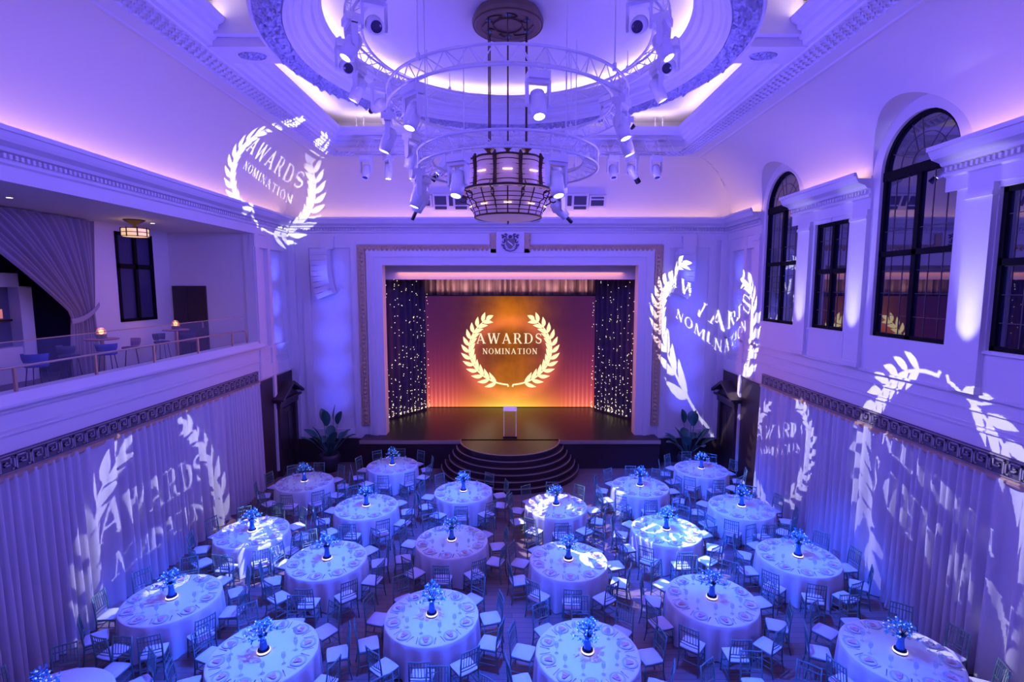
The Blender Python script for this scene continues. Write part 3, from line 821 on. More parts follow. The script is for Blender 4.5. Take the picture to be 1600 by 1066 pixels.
# lectern
lc = thing('lectern', 'clear acrylic lectern with bright edges standing on the stage', 'lectern', (-.08, 19.95, ST+.003))
m = MB(); m.box(-.24, .24, .0, .02, .05, 1.12); m.box(-.24, -.22, 0, .3, .05, 1.1); m.box(.22, .24, 0, .3, .05, 1.1); m.build('panel', 'acrylic', lc)
m = MB()
for x in (-.24, .24): m.tube([(x, 0, .02), (x, 0, 1.1)], .010, 8)
m.build('edge', 'edge', lc)
m = MB(); m.prism([(-.27, -.04, 1.08), (.27, -.04, 1.08), (.27, -.04, 1.10), (-.27, -.04, 1.10)], (0, .36, .09)); fixnormals(m.build('top', 'edge', lc))
bevel(MB().box(-.28, .28, -.04, .34, 0, .05).build('base', 'stage', lc), .01)
# crest above the stage
cs = thing('crest', 'carved heraldic crest with shield and mantling above the stage opening', 'crest', (-.07, YB-.11, 8.88))
bevel(MB().box(-.55, .55, -.04, .05, -.42, .42).build('plaque', 'plaster', cs), .02)
m = MB(); m.prism([(-.16, -.06, .12), (-.16, -.06, -.10), (-.09, -.06, -.22), (0, -.06, -.28), (.09, -.06, -.22), (.16, -.06, -.10), (.16, -.06, .12)], (0, -.05, 0)); fixnormals(m.build('shield', 'bluegold', cs))
m = MB()
for s in (-1, 1):
    for (x, z, r0, a0) in ((.20, .14, .10, 0), (.30, .20, .07, 1), (.27, .02, .08, 2), (.30, -.10, .06, 3), (.16, .26, .06, .5), (.22, -.2, .06, 4)):
        m.tube([(s*(x+r0*(1-.09*i)*math.cos(a0+i*.6)), -.07, z+r0*(1-.09*i)*math.sin(a0+i*.6)) for i in range(10)], [.03-.0022*i for i in range(10)], 6)
m.ball((0, -.08, .2), .07, 10, 6); m.tube([(-.2, -.07, -.3), (0, -.07, -.36), (.2, -.07, -.3)], .02, 6)
m.build('mantling', 'crest', cs, smooth=True)
m = MB(); m.prism([(-.10, -.112, .06), (.10, -.112, -.10), (.10, -.112, -.16), (-.10, -.112, 0)], (0, -.01, 0)); m.build('bend', 'porcelain', cs)
# line array loudspeakers on the back wall
for x, lb in ((-7.38, 'curved white line array loudspeaker left of the stage opening'), (6.75, 'curved white line array loudspeaker right of the stage opening')):
    t = thing('line_array_speaker', lb, 'loudspeaker', (x, YB-.36, 8.55), 0, 'line arrays beside the stage')
    zz = 0; yy = 0; ang = 0; s = 1 if x < 0 else -1
    for k in range(9):
        h = .20; wd = .36
        m = MB(); m.box(-wd, wd*.8, -.24, .24, -h+.008, 0)
        for q in range(3): m.box(-wd*.9, wd*.7, -.252, -.24, -h+.03+q*.05, -h+.06+q*.05)
        o = m.build('speaker_cabinet', 'white', t); o.location = (0 + s*yy, 0, zz); o.rotation_euler = (0, -s*ang, 0); o.location.y = -0
        zz -= h*math.cos(ang); yy += h*math.sin(ang); ang += R(k*.9-.4)
    m = MB(); m.box(-.3, .3, -.05, .28, .0, .05); m.box(-.05, .05, .1, .27, -.02, .1); m.build('bracket', 'white', t)

# vents in the back cove
def cove_back(x, z):
    t = math.asin((z-9.62)/2.03); return YB+(OY1-YB)*(1-math.cos(t))
def make_vent(x0, x1, z0, z1, lb, kinds):
    yb = cove_back(0, (z0+z1)/2)
    t = thing('ventilation_grille', lb, 'vent', ((x0+x1)/2, yb-.10, (z0+z1)/2), 0)
    tilt = math.atan2(cove_back(0, z0)-cove_back(0, z1), z1-z0)
    t.rotation_euler = (tilt, 0, 0)
    w_, h_ = (x1-x0)/2, (z1-z0)/2
    bevel(MB().box(-w_, w_, -.05, .12, -h_, h_).build('frame', 'plaster', t), .01)
    m = MB()
    for a, b, c, d in kinds: m.box(-w_+2*w_*a, -w_+2*w_*b, -.056, -.045, -h_+2*h_*c, -h_+2*h_*d)
    m.build('opening', 'vent', t)
    m = MB()
    for a, b, c, d in kinds:
        z = -h_+2*h_*c+.03
        while z < -h_+2*h_*d-.01: m.box(-w_+2*w_*a, -w_+2*w_*b, -.066, -.05, z, z+.006); z += .04
    m.build('louvre', 'lead', t)
K = [(.06, .38, .36, .86), (.06, .38, .10, .28), (.45, .56, .30, .88), (.62, .94, .36, .86), (.62, .94, .10, .28)]
make_vent(-3.05, -1.65, 10.05, 10.72, 'wide white ventilation grille left of the chandelier', K)
make_vent(1.45, 2.95, 10.05, 10.72, 'wide white ventilation grille right of the chandelier', K)
make_vent(2.97, 3.62, 10.18, 10.66, 'small white ventilation grille right of the wide grille', [(.1, .85, .15, .6), (.1, .85, .72, .85)])
make_vent(-3.62, -3.07, 10.18, 10.66, 'small white ventilation grille left of the wide grille', [(.1, .85, .15, .6), (.1, .85, .72, .85)])

# ------------------------------------------------------------------ plants by the stage
def bird_plant(x, y, lb, seed):
    r_ = random.Random(seed)
    t = thing('potted_plant', lb, 'plant', (x, y, 0))
    m = MB(); m.lathe([(0, 0), (.27, 0), (.36, .25), (.40, .55), (.37, .68), (.33, .68), (.33, .6), (0, .6)], 28); m.build('planter', 'pot', t, True)
    MB().lathe([(0, .605), (.33, .605)], 20).build('soil', 'soil', t)
    m = MB(); lf = MB()
    for k in range(15):
        a = k*2.4+r_.uniform(-.3, .3); el = R(84-3.4*k) if k < 10 else R(r_.uniform(35, 50)); L_ = r_.uniform(.75, 1.0)*(1.45 if k < 4 else .75)
        base = Vector((.05*math.cos(a), .05*math.sin(a), .6)); d = Vector((math.cos(a)*math.cos(el), math.sin(a)*math.cos(el), math.sin(el)))
        tip = base+d*L_; m.tube([base, base+d*L_*.5+Vector((0, 0, .03)), tip], [.02, .016, .01], 6)
        bl = r_.uniform(.58, .78)*(.72 if math.sin(a) > .3 else 1); wd = r_.uniform(.16, .22); side = Vector((-math.sin(a), math.cos(a), 0)); rows = []
        dd2 = d.copy(); p = tip.copy()
        for i in range(9):
            q = i/8; ww = wd*math.sin(PI*min(1, q*.92+.06))**.7
            if i == 8: ww = .004
            up = side.cross(dd2).normalized()
            rows.append([p-side*ww-up*.05*(ww/wd), p-side*ww*.5-up*.015, p, p+side*ww*.5-up*.015, p+side*ww-up*.05*(ww/wd)])
            p = p+dd2*bl/8; dd2 = (dd2+Vector((0, 0, -.10-.05*(1-el)))).normalized()
        lf.grid(rows)
    m.build('stem', 'leaf', t, True); lf.build('foliage', 'leaf', t, True)
bird_plant(-7.1, 19.35, 'large leafy potted plant left of the stage', 2)
bird_plant(6.85, 19.35, 'large leafy potted plant right of the stage', 9)

# ------------------------------------------------------------------ chandelier
CH = thing('chandelier', 'large two-tier bronze and alabaster chandelier hanging in mid room', 'chandelier', (CX, CY, 0))
m = MB(); m.lathe([(0, 12.15), (.48, 12.14), (.52, 12.11), (.62, 12.10), (.68, 12.13), (.69, 12.19), (.66, 12.26), (.62, 12.33), (0, 12.34)], 48); m.build('ceiling_rose', 'rose', CH)
m = MB()
for r_ in (.28, .52, .66): m.tube([(r_*math.cos(2*PI*i/40), r_*math.sin(2*PI*i/40), 12.125 if r_ < .6 else 12.12) for i in range(40)], .014, 6, closed=True)
for k in range(8):
    a = k*PI/4+.2; m.tube([((.30+.27*i/6)*math.cos(a+.3*math.sin(i)), (.30+.27*i/6)*math.sin(a+.3*math.sin(i)), 12.13) for i in range(7)], .012, 5)
m.build('rose_ornament', 'bronze', CH)
m = MB()
for k in range(6):
    a = k*PI/3+PI/6; x, y = .42*math.cos(a), .42*math.sin(a)
    m.prism([(x-.05, y, 12.135), (x, y-.07, 12.135), (x+.05, y, 12.135), (x, y+.07, 12.135)], (0, 0, -.02))
m.build('enamel', 'teal', CH)
rods = [(-.36, -.35), (.36, -.35), (0, -.5), (-.36, .35), (.36, .35), (0, .5)]
for x, y in rods:
    m = MB(); m.tube([(x, y, 9.60), (x, y, 12.14)], .014, 6); m.build('rod', 'bronze', CH)
    m = MB(); m.lathe([(0, 9.78), (.12, 9.78), (.10, 9.74), (.04, 9.68), (.03, 9.60), (.05, 9.55), (0, 9.55)], 14, (x, y, 0)); m.build('rod_cap', 'bronze', CH)
NB = 10
upz0, upz1 = 9.02, 9.56
m = MB()
for k in range(NB):           # bulging alabaster panels of the upper drum
    a0, a1 = 2*PI*k/NB+.03-PI/2-PI/NB, 2*PI*(k+1)/NB-.03-PI/2-PI/NB; rows = []
    for j in range(7):
        q = j/6; z = upz0+(upz1-upz0)*q; row = []
        for i in range(7):
            t = i/6; a = a0+(a1-a0)*t; rr = .72+.07*math.sin(PI*t)+.03*math.sin(PI*q)
            row.append((rr*math.cos(a), rr*math.sin(a), z))
        rows.append(row)
    m.grid(rows)
m.build('upper_shade', 'alabaster', CH, True)
for k in range(NB):
    m = MB(); a = 2*PI*k/NB-PI/2-PI/NB; c, s = math.cos(a), math.sin(a)
    m.tube([(.75*c, .75*s, upz0-.1), (.78*c, .78*s, upz0), (.76*c, .76*s, 9.3), (.78*c, .78*s, upz1), (.76*c, .76*s, upz1+.07)], [.03, .045, .035, .045, .02], 6)
    m.build('bracket', 'bronze', CH)
def ringpts(r_, z, n=60, bul=0, k=NB, ph=0): return [((r_+bul*abs(math.sin(k*(2*PI*i/n)/2+ph)))*math.cos(2*PI*i/n-PI/2-PI/NB), (r_+bul*abs(math.sin(k*(2*PI*i/n)/2+ph)))*math.sin(2*PI*i/n-PI/2-PI/NB), z) for i in range(n)]
m = MB()
for z, rr in ((upz0, .02), (upz1, .018)): m.tube(ringpts(.74, z, bul=.07), rr, 6, closed=True)
m.tube(ringpts(.95, 8.98, bul=.03), .02, 6, closed=True)
m.tube(ringpts(.66, 8.50), .018, 6, closed=True); m.tube(ringpts(.16, 8.455), .012, 6, closed=True)
m.build('hoop', 'bronze', CH)
m = MB()
for q in range(1, 6): m.tube(ringpts(.735, upz0+(upz1-upz0)*q/6, bul=.07), .009, 4, closed=True)
for q in range(1, 6):
    z = 8.5+.45*q/6; m.tube(ringpts(.67+.17*(q/6)**1.3, z), .009, 4, closed=True)
m.build('stripe', 'bronze', CH)
m = MB(); m.lathe([(.65, 8.50), (.68, 8.57), (.73, 8.72), (.80, 8.86), (.84, 8.96)], 60); m.lathe([(.84, 8.97), (.94, 8.98)], 60); m.build('lower_bowl', 'alabaster', CH, True)
m = MB(); m.lathe([(0, 8.43), (.3, 8.44), (.55, 8.47), (.65, 8.5)], 48); m.build('bottom_dish', 'alabaster', CH, True)
m = MB(); m.tube([(0, 0, 8.43), (0, 0, 8.36)], [.02, .008], 8); m.build('finial', 'bronze', CH)
m = MB()
for k in range(20):
    a = 2*PI*k/20; c, s = math.cos(a), math.sin(a); p = [(.66, 8.50), (.68, 8.6), (.74, 8.66), (.76, 8.74), (.84, 8.78), (.84, 8.88), (1.0, 8.93), (1.08, 8.97), (1.02, 9.03)] if k % 2 == 0 else [(.66, 8.5), (.69, 8.6), (.74, 8.73), (.81, 8.87), (.85, 8.96)]
    m.tube([(r_*c, r_*s, z) for r_, z in p], .013, 5)
    if k % 2 == 0:
        m.tube([((.90+.07*math.cos(t))*c, (.90+.07*math.cos(t))*s, 8.86+.07*math.sin(t)) for t in [i*.8 for i in range(8)]], .014, 5)
m.build('scroll', 'bronze', CH)
m = MB()
for k in range(NB):
    a = 2*PI*k/NB-PI/2; rr = .83; c, s = math.cos(a), math.sin(a)
    m.tube([(rr*c-.09*s*q, rr*s+.09*c*q, 9.27) for q in (-1, 0, 1)], .011, 6)
    rr = .76; m.tube([(rr*c-.07*s*q, rr*s+.07*c*q, 8.68) for q in (-1, 0, 1)], .010, 6)
m.build('lamp', 'filament', CH)
point('chandelier_glow', (CX, CY, 9.3), 10, (1, .7, .6), .1)

# ------------------------------------------------------------------ circular trusses
def ring_truss(name_lb, z, r_, h=.30, dep=.28, nz=36, hang=4, ztop=12.3, ph=.5):
    t = thing('circular_truss', name_lb, 'truss', (CX, CY, z), 0, 'ring trusses around the chandelier')
    n = 96; C = lambda rr, zz: [(rr*math.cos(2*PI*i/n), rr*math.sin(2*PI*i/n), zz) for i in range(n)]
    for rr, zz in ((r_, h/2), (r_, -h/2), (r_-dep, 0)):
        m = MB(); m.tube(C(rr, zz), .025, 8, closed=True); m.build('chord', 'white', t, True)
    m = MB()
    for k in range(nz):
        a0, a1, am = 2*PI*k/nz, 2*PI*(k+1)/nz, 2*PI*(k+.5)/nz; p = lambda rr, a, zz: (rr*math.cos(a), rr*math.sin(a), zz)
        m.tube([p(r_, a0, -h/2), p(r_, am, h/2)], .010, 5); m.tube([p(r_, am, h/2), p(r_, a1, -h/2)], .010, 5)
        m.tube([p(r_, a0, -h/2), p(r_-dep, am, 0)], .010, 5); m.tube([p(r_-dep, am, 0), p(r_, a1, -h/2)], .010, 5)
        m.tube([p(r_, am, h/2), p(r_-dep, a1, 0)], .009, 5)
    m.build('bracing', 'white', t)
    for k in range(hang):
        a = 2*PI*k/hang+ph; m = MB(); m.tube([(r_*math.cos(a), r_*math.sin(a), h/2), (r_*math.cos(a), r_*math.sin(a), ztop-z)], .012, 6)
        m.tube([(r_*math.cos(a), r_*math.sin(a), h/2-.04), (r_*math.cos(a), r_*math.sin(a), h/2+.08)], .035, 8); m.build('hanger', 'white', t)
    return t
ring_truss('largest circular white truss, tucked up into the round ceiling recess', 11.75, 3.0, ztop=12.34)
ring_truss('middle circular white truss hanging below the round ceiling recess', 10.62, 2.30, ztop=12.34, ph=.9)
ring_truss('lowest circular white truss hanging around the chandelier', 9.55, 1.76, h=.27, ztop=12.34, ph=.6)
# straight truss at the back
bt = thing('straight_truss', 'straight white box truss across the far end of the ceiling', 'truss', (CX, 16.6, 11.5))
for yy in (-.15, .15):
    for zz in (-.21, .21): m = MB(); m.tube([(-4.85, yy, zz), (4.85, yy, zz)], .025, 8); m.build('chord', 'white', bt, True)
m = MB(); k = -4.85
while k < 4.8:
    for yy in (-.15, .15): m.tube([(k, yy, -.21), (k+.2, yy, .21)], .01, 5); m.tube([(k+.2, yy, .21), (k+.4, yy, -.21)], .01, 5)
    for zz in (-.21, .21): m.tube([(k, -.15, zz), (k+.2, .15, zz)], .01, 5); m.tube([(k+.2, .15, zz), (k+.4, -.15, zz)], .01, 5)
    k += .4
m.build('bracing', 'white', bt)
for x in (-4.78, -4.55, 4.55, 4.78): m = MB(); m.tube([(x, 0, .2), (x, 0, .92)], .014, 6); m.build('hanger', 'white', bt)

# ------------------------------------------------------------------ moving head lamps
hm = {}
def head_meshes():
    m = MB(); m.box(-.17, .17, -.12, .12, -.14, -.02); m.tube([(-.1, 0, -.02), (-.1, 0, .05)], .03, 8); m.tube([(.1, 0, -.02), (.1, 0, .05)], .03, 8); hm['base'] = m.mesh('base', 'white')
    m = MB()
    for s in (-1, 1): m.prism([(s*.155, -.05, -.17), (s*.155, .05, -.17), (s*.155, .045, -.5), (s*.155, 0, -.54), (s*.155, -.045, -.5)], (s*.04, 0, 0))
    m.box(-.195, .195, -.06, .06, -.19, -.14); m.tube([(0, 0, -.12), (0, 0, -.17)], .06, 12)
    hm['yoke'] = m.mesh('yoke', 'white')
    m = MB(); m.lathe([(0, .20), (.07, .195), (.11, .16), (.125, .08), (.125, -.1), (.115, -.16), (.105, -.26), (.085, -.26), (.085, -.24)], 20)
    for z in (.02, .05, .08): m.lathe([(.125, z), (.132, z+.006), (.125, z+.012)], 20)
    hm['head'] = m.mesh('head', 'white', True)
    m = MB(); m.lathe([(0, -.258), (.05, -.255), (.086, -.245)], 20); hm['lens'] = m.mesh('lens', 'lens'); 
    m = MB(); m.lathe([(0, -.258), (.05, -.255), (.086, -.245)], 20); hm['lensoff'] = m.mesh('lens', 'lensoff')
head_meshes()
def moving_head(loc, to, lb, grp, on=True, lightcol=None, power=0, ang=20):
    t = thing('moving_head_light', lb, 'stage light', loc, 0, grp)
    d = Vector(to)-(Vector(loc)-Vector((0, 0, .46)))
    yaw = math.atan2(d.y, d.x)-PI/2
    t.rotation_euler = (0, 0, yaw)
    for k in ('base', 'yoke'):
        o = bpy.data.objects.new(k, hm[k]); col.objects.link(o); o.parent = t
    h = bpy.data.objects.new('head', hm['head']); col.objects.link(h); h.parent = t; h.location = (0, 0, -.46)
    pitch = math.atan2(math.hypot(d.x, d.y), -d.z); h.rotation_euler = (pitch, 0, 0)
    l = bpy.data.objects.new('lens', hm['lens' if on else 'lensoff']); col.objects.link(l); l.parent = h
    return t
def on_ring(deg, r_, z): a = R(deg); return (CX+r_*math.sin(a), CY-r_*math.cos(a), z)
# deg: 0 = camera side, clockwise seen from above toward +x
RINGS = [('lowest', 1.76, 9.55-.21, [-28, 28, -75, 160, -160], [1, 1, 1, 1, 1]),
         ('middle', 2.30, 10.62-.225, [-42, 12, -82, 60, 88, -115, -152, 150, 180], [1, 1, 1, 1, 1, 1, 1, 1, 1]),
         ('largest', 3.0, 11.75-.225, [-42, -58, -76, -95, 42, 58, 76, 95, -130, 130], [0, 1, 0, 1, 0, 1, 0, 1, 1, 1])]
def clockpos(d):
    d = (d+360) % 360
    names = ['camera side', 'camera side right', 'right side near camera', 'right side', 'right side near stage', 'stage side right', 'stage side', 'stage side left', 'left side near stage', 'left side', 'left side near camera', 'camera side left']
    return names[int(((d+15) % 360)//30)]
seen = {}
for nm, r_, z, degs, ons in RINGS:
    for d, on in zip(degs, ons):
        p = on_ring(d, r_, z); out = Vector((math.sin(R(d)), -math.cos(R(d)), 0)); q = .9 if nm != 'largest' else 1.3
        tgt = Vector(p)+out*q*1.2+Vector((0, 0, -3.4))
        if nm == 'largest' and not on: tgt = (0, 3, 8)
        lb = 'white moving head lamp on the %s ring truss, %s' % (nm, clockpos(d))
        seen[lb] = seen.get(lb, 0)+1
        if seen[lb] > 1: lb += ', next neighbour' if seen[lb] == 2 else ', third along'
        moving_head(p, tgt, lb, 'moving heads on the %s ring truss' % nm, bool(on))
for x, nm, on in ((-4.55, 'far left', 0), (-3.85, 'second from left', 1), (-3.1, 'third from left', 1), (3.15, 'third from right', 0), (4.5, 'far right', 0)):
    moving_head((x, 16.45, 11.20), (x*1.1, 16.2 if on else 14, 5), 'white stage lamp on the straight back truss, %s' % nm, 'lamps on the straight truss', bool(on))
MB()

# ------------------------------------------------------------------ gobo projections: real pierced plates in front of small lamps
def gobo_mesh():
    N = 300; S = 1.08; mask = np.zeros((N, N), bool); cs_ = (np.arange(N)+.5)/N*2*S-S; X, Z = np.meshgrid(cs_, cs_)
    for q in WR+TXT1+TXT2:
        xs = [p[0] for p in q]; zs = [p[1] for p in q]
        i0, i1 = np.searchsorted(cs_, [min(xs), max(xs)]); j0, j1 = np.searchsorted(cs_, [min(zs), max(zs)])
        if i1 <= i0 or j1 <= j0: continue
        x, z = X[j0:j1, i0:i1], Z[j0:j1, i0:i1]; sgn = None; ins = np.zeros(x.shape, bool); n = len(q); jj = n-1
        for ii in range(n):
            xi, zi = q[ii]; xj, zj = q[jj]
            c = ((zi > z) != (zj > z)) & (x < (xj-xi)*(z-zi)/((zj-zi) or 1e-9)+xi); ins ^= c; jj = ii
        mask[j0:j1, i0:i1] |= ins
    m = MB(); e = 2*S/N
    for j in range(N):
        i = 0
        while i < N:
            if mask[j, i]: i += 1; continue
            k = i
            while k < N and not mask[j, k]: k += 1
            x0, x1, z0, z1 = -S+i*e, -S+k*e, -S+j*e, -S+(j+1)*e
            m.add([(x0, z0, -1), (x1, z0, -1), (x1, z1, -1), (x0, z1, -1)], [(0, 1, 2, 3)]); i = k
    return m.mesh('gobo_plate', 'gobo')
GM = gobo_mesh()
def gobo(loc, to, half, roll, power, lb, color=(.80, .80, 1), mirror=1):
    th = moving_head(loc, to, lb, 'laurel projectors')
    th.name = 'laurel_projector'
    hp = Vector(loc)-Vector((0, 0, .46)); d = (Vector(to)-hp).normalized(); lp = hp+d*.30
    q = d.to_track_quat('-Z', 'Y'); rm = q.to_matrix().to_4x4() @ Matrix.Rotation(R(roll), 4, 'Z')
    D = .15; rr = D*math.tan(R(half))
    pm = Matrix.Translation(lp) @ rm @ Matrix.Diagonal((rr*mirror, rr, D, 1))
    o = bpy.data.objects.new('gobo_plate', GM); col.objects.link(o)
    o.parent = th
    th_m = Matrix.Translation(th.location) @ th.rotation_euler.to_matrix().to_4x4()
    o.matrix_parent_inverse = th_m.inverted(); o.matrix_world = pm; o.matrix_basis = pm
    m = MB(); ro, r1 = rr*1.5, rr*1.45
    m.lathe([(ro, .02), (ro, -D*1.05), (r1, -D*1.05), (r1, .02)], 24); sn = m.build('snout', 'blackmetal', th)
    sn.matrix_parent_inverse = th_m.inverted(); sn.matrix_basis = Matrix.Translation(lp) @ rm
    l = bpy.data.lights.new('gobo_light', 'SPOT'); l.energy = power; l.color = color; l.spot_size = R(2*half*1.04); l.spot_blend = .0; l.shadow_soft_size = 0.0
    lo = bpy.data.objects.new('gobo_light', l); col.objects.link(lo); lo.matrix_world = Matrix.Translation(lp) @ rm
    return th
def rp(deg, r_, z): return on_ring(deg, r_, z)
GOB = [
    # loc, target, half angle, roll, power, label
    (rp(-112, 3.0, 11.5), (-8.0, 17.6, 10.9), 15, -8, 7000, 'laurel projector aimed at the left ceiling cove'),
    ((3.75, 16.45, 11.2), (8.35, 20.2, 5.1), 21, 0, 7000, 'laurel projector aimed at the right corner by the stage'),
    (rp(122, 3.0, 11.5), (8.4, 10.0, 3.0), 14.5, 180, 4600, 'laurel projector aimed at the right parapet and curtain'),
    (rp(140, 1.76, 9.34), (8.4, 15.6, 2.2), 10.5, 0, 4500, 'laurel projector aimed at the right curtain near the stage'),
    (rp(-140, 2.3, 10.39), (-8.8, 12.3, 1.2), 15, 0, 4500, 'laurel projector aimed at the left curtain'),
    (rp(165, 2.3, 10.39), (2.7, 13.4, .6), 17, 20, 6500, 'laurel projector aimed at the dining tables right of centre'),
    (rp(-95, 1.76, 9.34), (-6.3, 12.8, .7), 9, 60, 7000, 'laurel projector aimed at the table beside the left curtain'),
]
for a in GOB: gobo(*a)

# ------------------------------------------------------------------ dining tables
def tablecloth_mesh():
    m = MB(); n = 160; rows = []
    for r_, z in ((0, .762), (.5, .762), (.86, .762), (.895, .760), (.905, .745)):
        rows.append([(r_*math.cos(2*PI*i/n), r_*math.sin(2*PI*i/n), z) for i in range(n+1)])
    for j in range(1, 9):
        q = j/8; z = .745-(.745-.015)*q; row = []
        for i in range(n+1):
            a = 2*PI*i/n; f = .5+.5*math.cos(a*16+.6*math.sin(3*a)); rr = .905+.012*q+(.05*q**.7)*(f**1.5)-.06*q*(1-f)
            row.append((rr*math.cos(a), rr*math.sin(a), z))
        rows.append(row)
    m.grid(rows); return m
chair_parts = []
def build_chair():
    c = thing('banquet_chair', 'x', 'chair')
    def part(mb, name, m, sm=False, par=c): o = mb.build(name, m, par, sm); return o
    m = MB()
    rows = []
    for j in range(7):
        row = []
        for i in range(7):
            u, v = i/3-1, j/3-1; wd = .20 if v > 0 else .19
            row.append((u*wd*(1-.06*v*v), v*.19*(1-.06*u*u), .455+.045*(1-u**4)*(1-v**4)))
        rows.append(row)
    m.grid(rows)
    m.grid([[(u*(.20 if v > 0 else .19)*(1-.06*v*v), v*.19*(1-.06*u*u), z) for u, v in ring_] for z in (.455, .435) for ring_ in [[(-1, -1), (0, -1), (1, -1), (1, 0), (1, 1), (0, 1), (-1, 1), (-1, 0), (-1, -1)]]])
    part(m, 'seat_cushion', 'cushion', True)
    bevel(part(MB().box(-.19, .19, -.185, .19, .405, .435), 'seat_frame', 'chair'), .008)
    for x, y, zt in ((-.175, .17, .42), (.175, .17, .42)):
        part(MB().tube([(x, y, zt), (x*1.03, y+.005, .2), (x*1.06, y+.02, 0)], [.016, .013, .010], 8), 'leg', 'chair', True)
    for x in (-.18, .18):
        part(MB().tube([(x*.98, -.235, .92), (x, -.20, .66), (x, -.18, .42), (x*1.03, -.19, .2), (x*1.06, -.23, 0)], [.012, .015, .016, .013, .010], 8), 'leg', 'chair', True)
    m = MB()
    for z, y, r_ in ((.90, -.232, .013), (.80, -.219, .009), (.60, -.195, .010), (.54, -.19, .009)): m.tube([(-.178, y, z), (0, y-.012, z), (.178, y, z)], r_, 6)
    for k in range(6):
        x = -.13+.052*k; m.tube([(x, -.20, .60), (x, -.243, .90)], .007, 5)
    part(m, 'backrest', 'chair')
    m = MB()
    for z in (.16, .27):
        m.tube([(-.18, .18, z), (-.18, -.19, z)], .008, 5); m.tube([(.18, .18, z), (.18, -.19, z)], .008, 5)
    m.tube([(-.18, .175, .22), (.18, .175, .22)], .008, 5); m.tube([(-.18, -.19, .22), (.18, -.19, .22)], .008, 5)
    part(m, 'stretcher', 'chair')
    return c
CHAIR = build_chair(); CK = [(o, []) for o in CHAIR.children]
# centrepiece
def build_centre():
    t = thing('flower_centrepiece', 'x', 'flowers')
    m = MB(); m.lathe([(0, 0), (.105, 0), (.11, .012), (.10, .022), (.10, .06), (.095, .07), (0, .07)], 24); ba = m.build('base', 'mirror', t)
    m = MB(); m.lathe([(.101, .022), (.112, .026), (.112, .048), (.101, .052)], 24); rr = m.build('light_ring', 'bluewhite', ba)
    m = MB(); m.lathe([(0, .072), (.065, .072), (.07, .09), (.052, .2), (.05, .27), (.075, .33), (.070, .33), (.045, .27), (.047, .2), (0, .09)], 20); m.build('vase', 'vase', t, True)
    r_ = random.Random(5); st = MB(); fo = MB(); bl = MB()
    for k in range(46):
        a = r_.uniform(0, 2*PI); el = r_.uniform(.15, 1.5); L_ = r_.uniform(.18, .30); d = Vector((math.cos(a)*math.cos(el), math.sin(a)*math.cos(el), math.sin(el)*1.15))
        p0 = Vector((0, 0, .30)); p1 = p0+d*L_; st.tube([p0, p1], .003, 4)
        for j in range(3):
            q = p1+Vector((r_.uniform(-.04, .04), r_.uniform(-.04, .04), r_.uniform(-.04, .04))); u = Vector((r_.uniform(-1, 1), r_.uniform(-1, 1), r_.uniform(-.3, 1))).normalized(); v = u.cross(Vector((0, 0, 1))).normalized() if abs(u.z) < .9 else Vector((1, 0, 0))
            fo.add([q-u*.035, q+v*.016, q+u*.035, q-v*.016], [(0, 1, 2, 3)])
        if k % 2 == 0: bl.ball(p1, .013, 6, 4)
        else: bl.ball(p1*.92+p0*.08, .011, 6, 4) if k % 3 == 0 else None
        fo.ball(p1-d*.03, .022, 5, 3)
    st.build('stems', 'leaf', t); fo.build('foliage', 'bluepetal', t); bl.build('blossoms', 'glowblossom', t)
    return t, [(ba, [rr])]+[(o, []) for o in t.children if o is not ba]
CEN, CENK = build_centre()
# place setting pieces
m = MB(); m.lathe([(0, .004), (.08, .004), (.095, .012), (.135, .018), (.137, .014), (.09, .004), (.08, 0), (0, 0)], 28); PLATE = m.build('dinner_plate', 'porcelain', None, True); tag(PLATE, 'x', 'plate')
m = MB(); m.lathe([(.100, .0145), (.133, .0195)], 28); PR = m.build('rim', 'rim', PLATE)
def napkin_mb():
    m = MB(); n = 9; rows = []
    for j in range(5):
        rows.append([((i/(n-1)-.5)*(.05+.08*j/4), -.06+.13*j/4, .016+.014*abs(math.sin(i*PI/2+.4))*(.6+.4*j/4)) for i in range(n)])
    m.grid(rows); m.box(-.03, .03, -.008, .008, .014, .034); return m
NAP = napkin_mb().build('napkin', 'napkin', None); tag(NAP, 'x', 'napkin')
m = MB(); m.lathe([(0, 0), (.034, 0), (.034, .003), (.005, .008), (.004, .085), (.018, .10), (.036, .13), (.038, .165), (.031, .205), (.029, .205), (.034, .165), (.03, .13), (.01, .1), (0, .098)], 16); WG = m.build('wine_glass', 'wineglass', None, True); tag(WG, 'x', 'glass')
m = MB(); m.lathe([(0, 0), (.028, 0), (.034, .09), (.032, .09), (.026, .006), (0, .006)], 14); WT = m.build('water_glass', 'wineglass', None, True); tag(WT, 'x', 'glass')
m = MB(); m.box(-.006, .006, -.09, .03, 0, .003); m.box(-.011, .011, .03, .045, 0, .003)
for q in (-.009, -.003, .003, .009): m.box(q-.0017, q+.0017, .045, .09, 0, .003)
FORK = m.build('fork', 'steel'); tag(FORK, 'x', 'fork')
m = MB(); m.box(-.006, .006, -.09, 0, 0, .004); m.prism([(-.006, 0, 0), (.008, 0, 0), (.009, .08, 0), (0, .105, 0), (-.006, .1, 0)], (0, 0, .002)); KNIFE = m.build('knife', 'steel'); tag(KNIFE, 'x', 'knife')

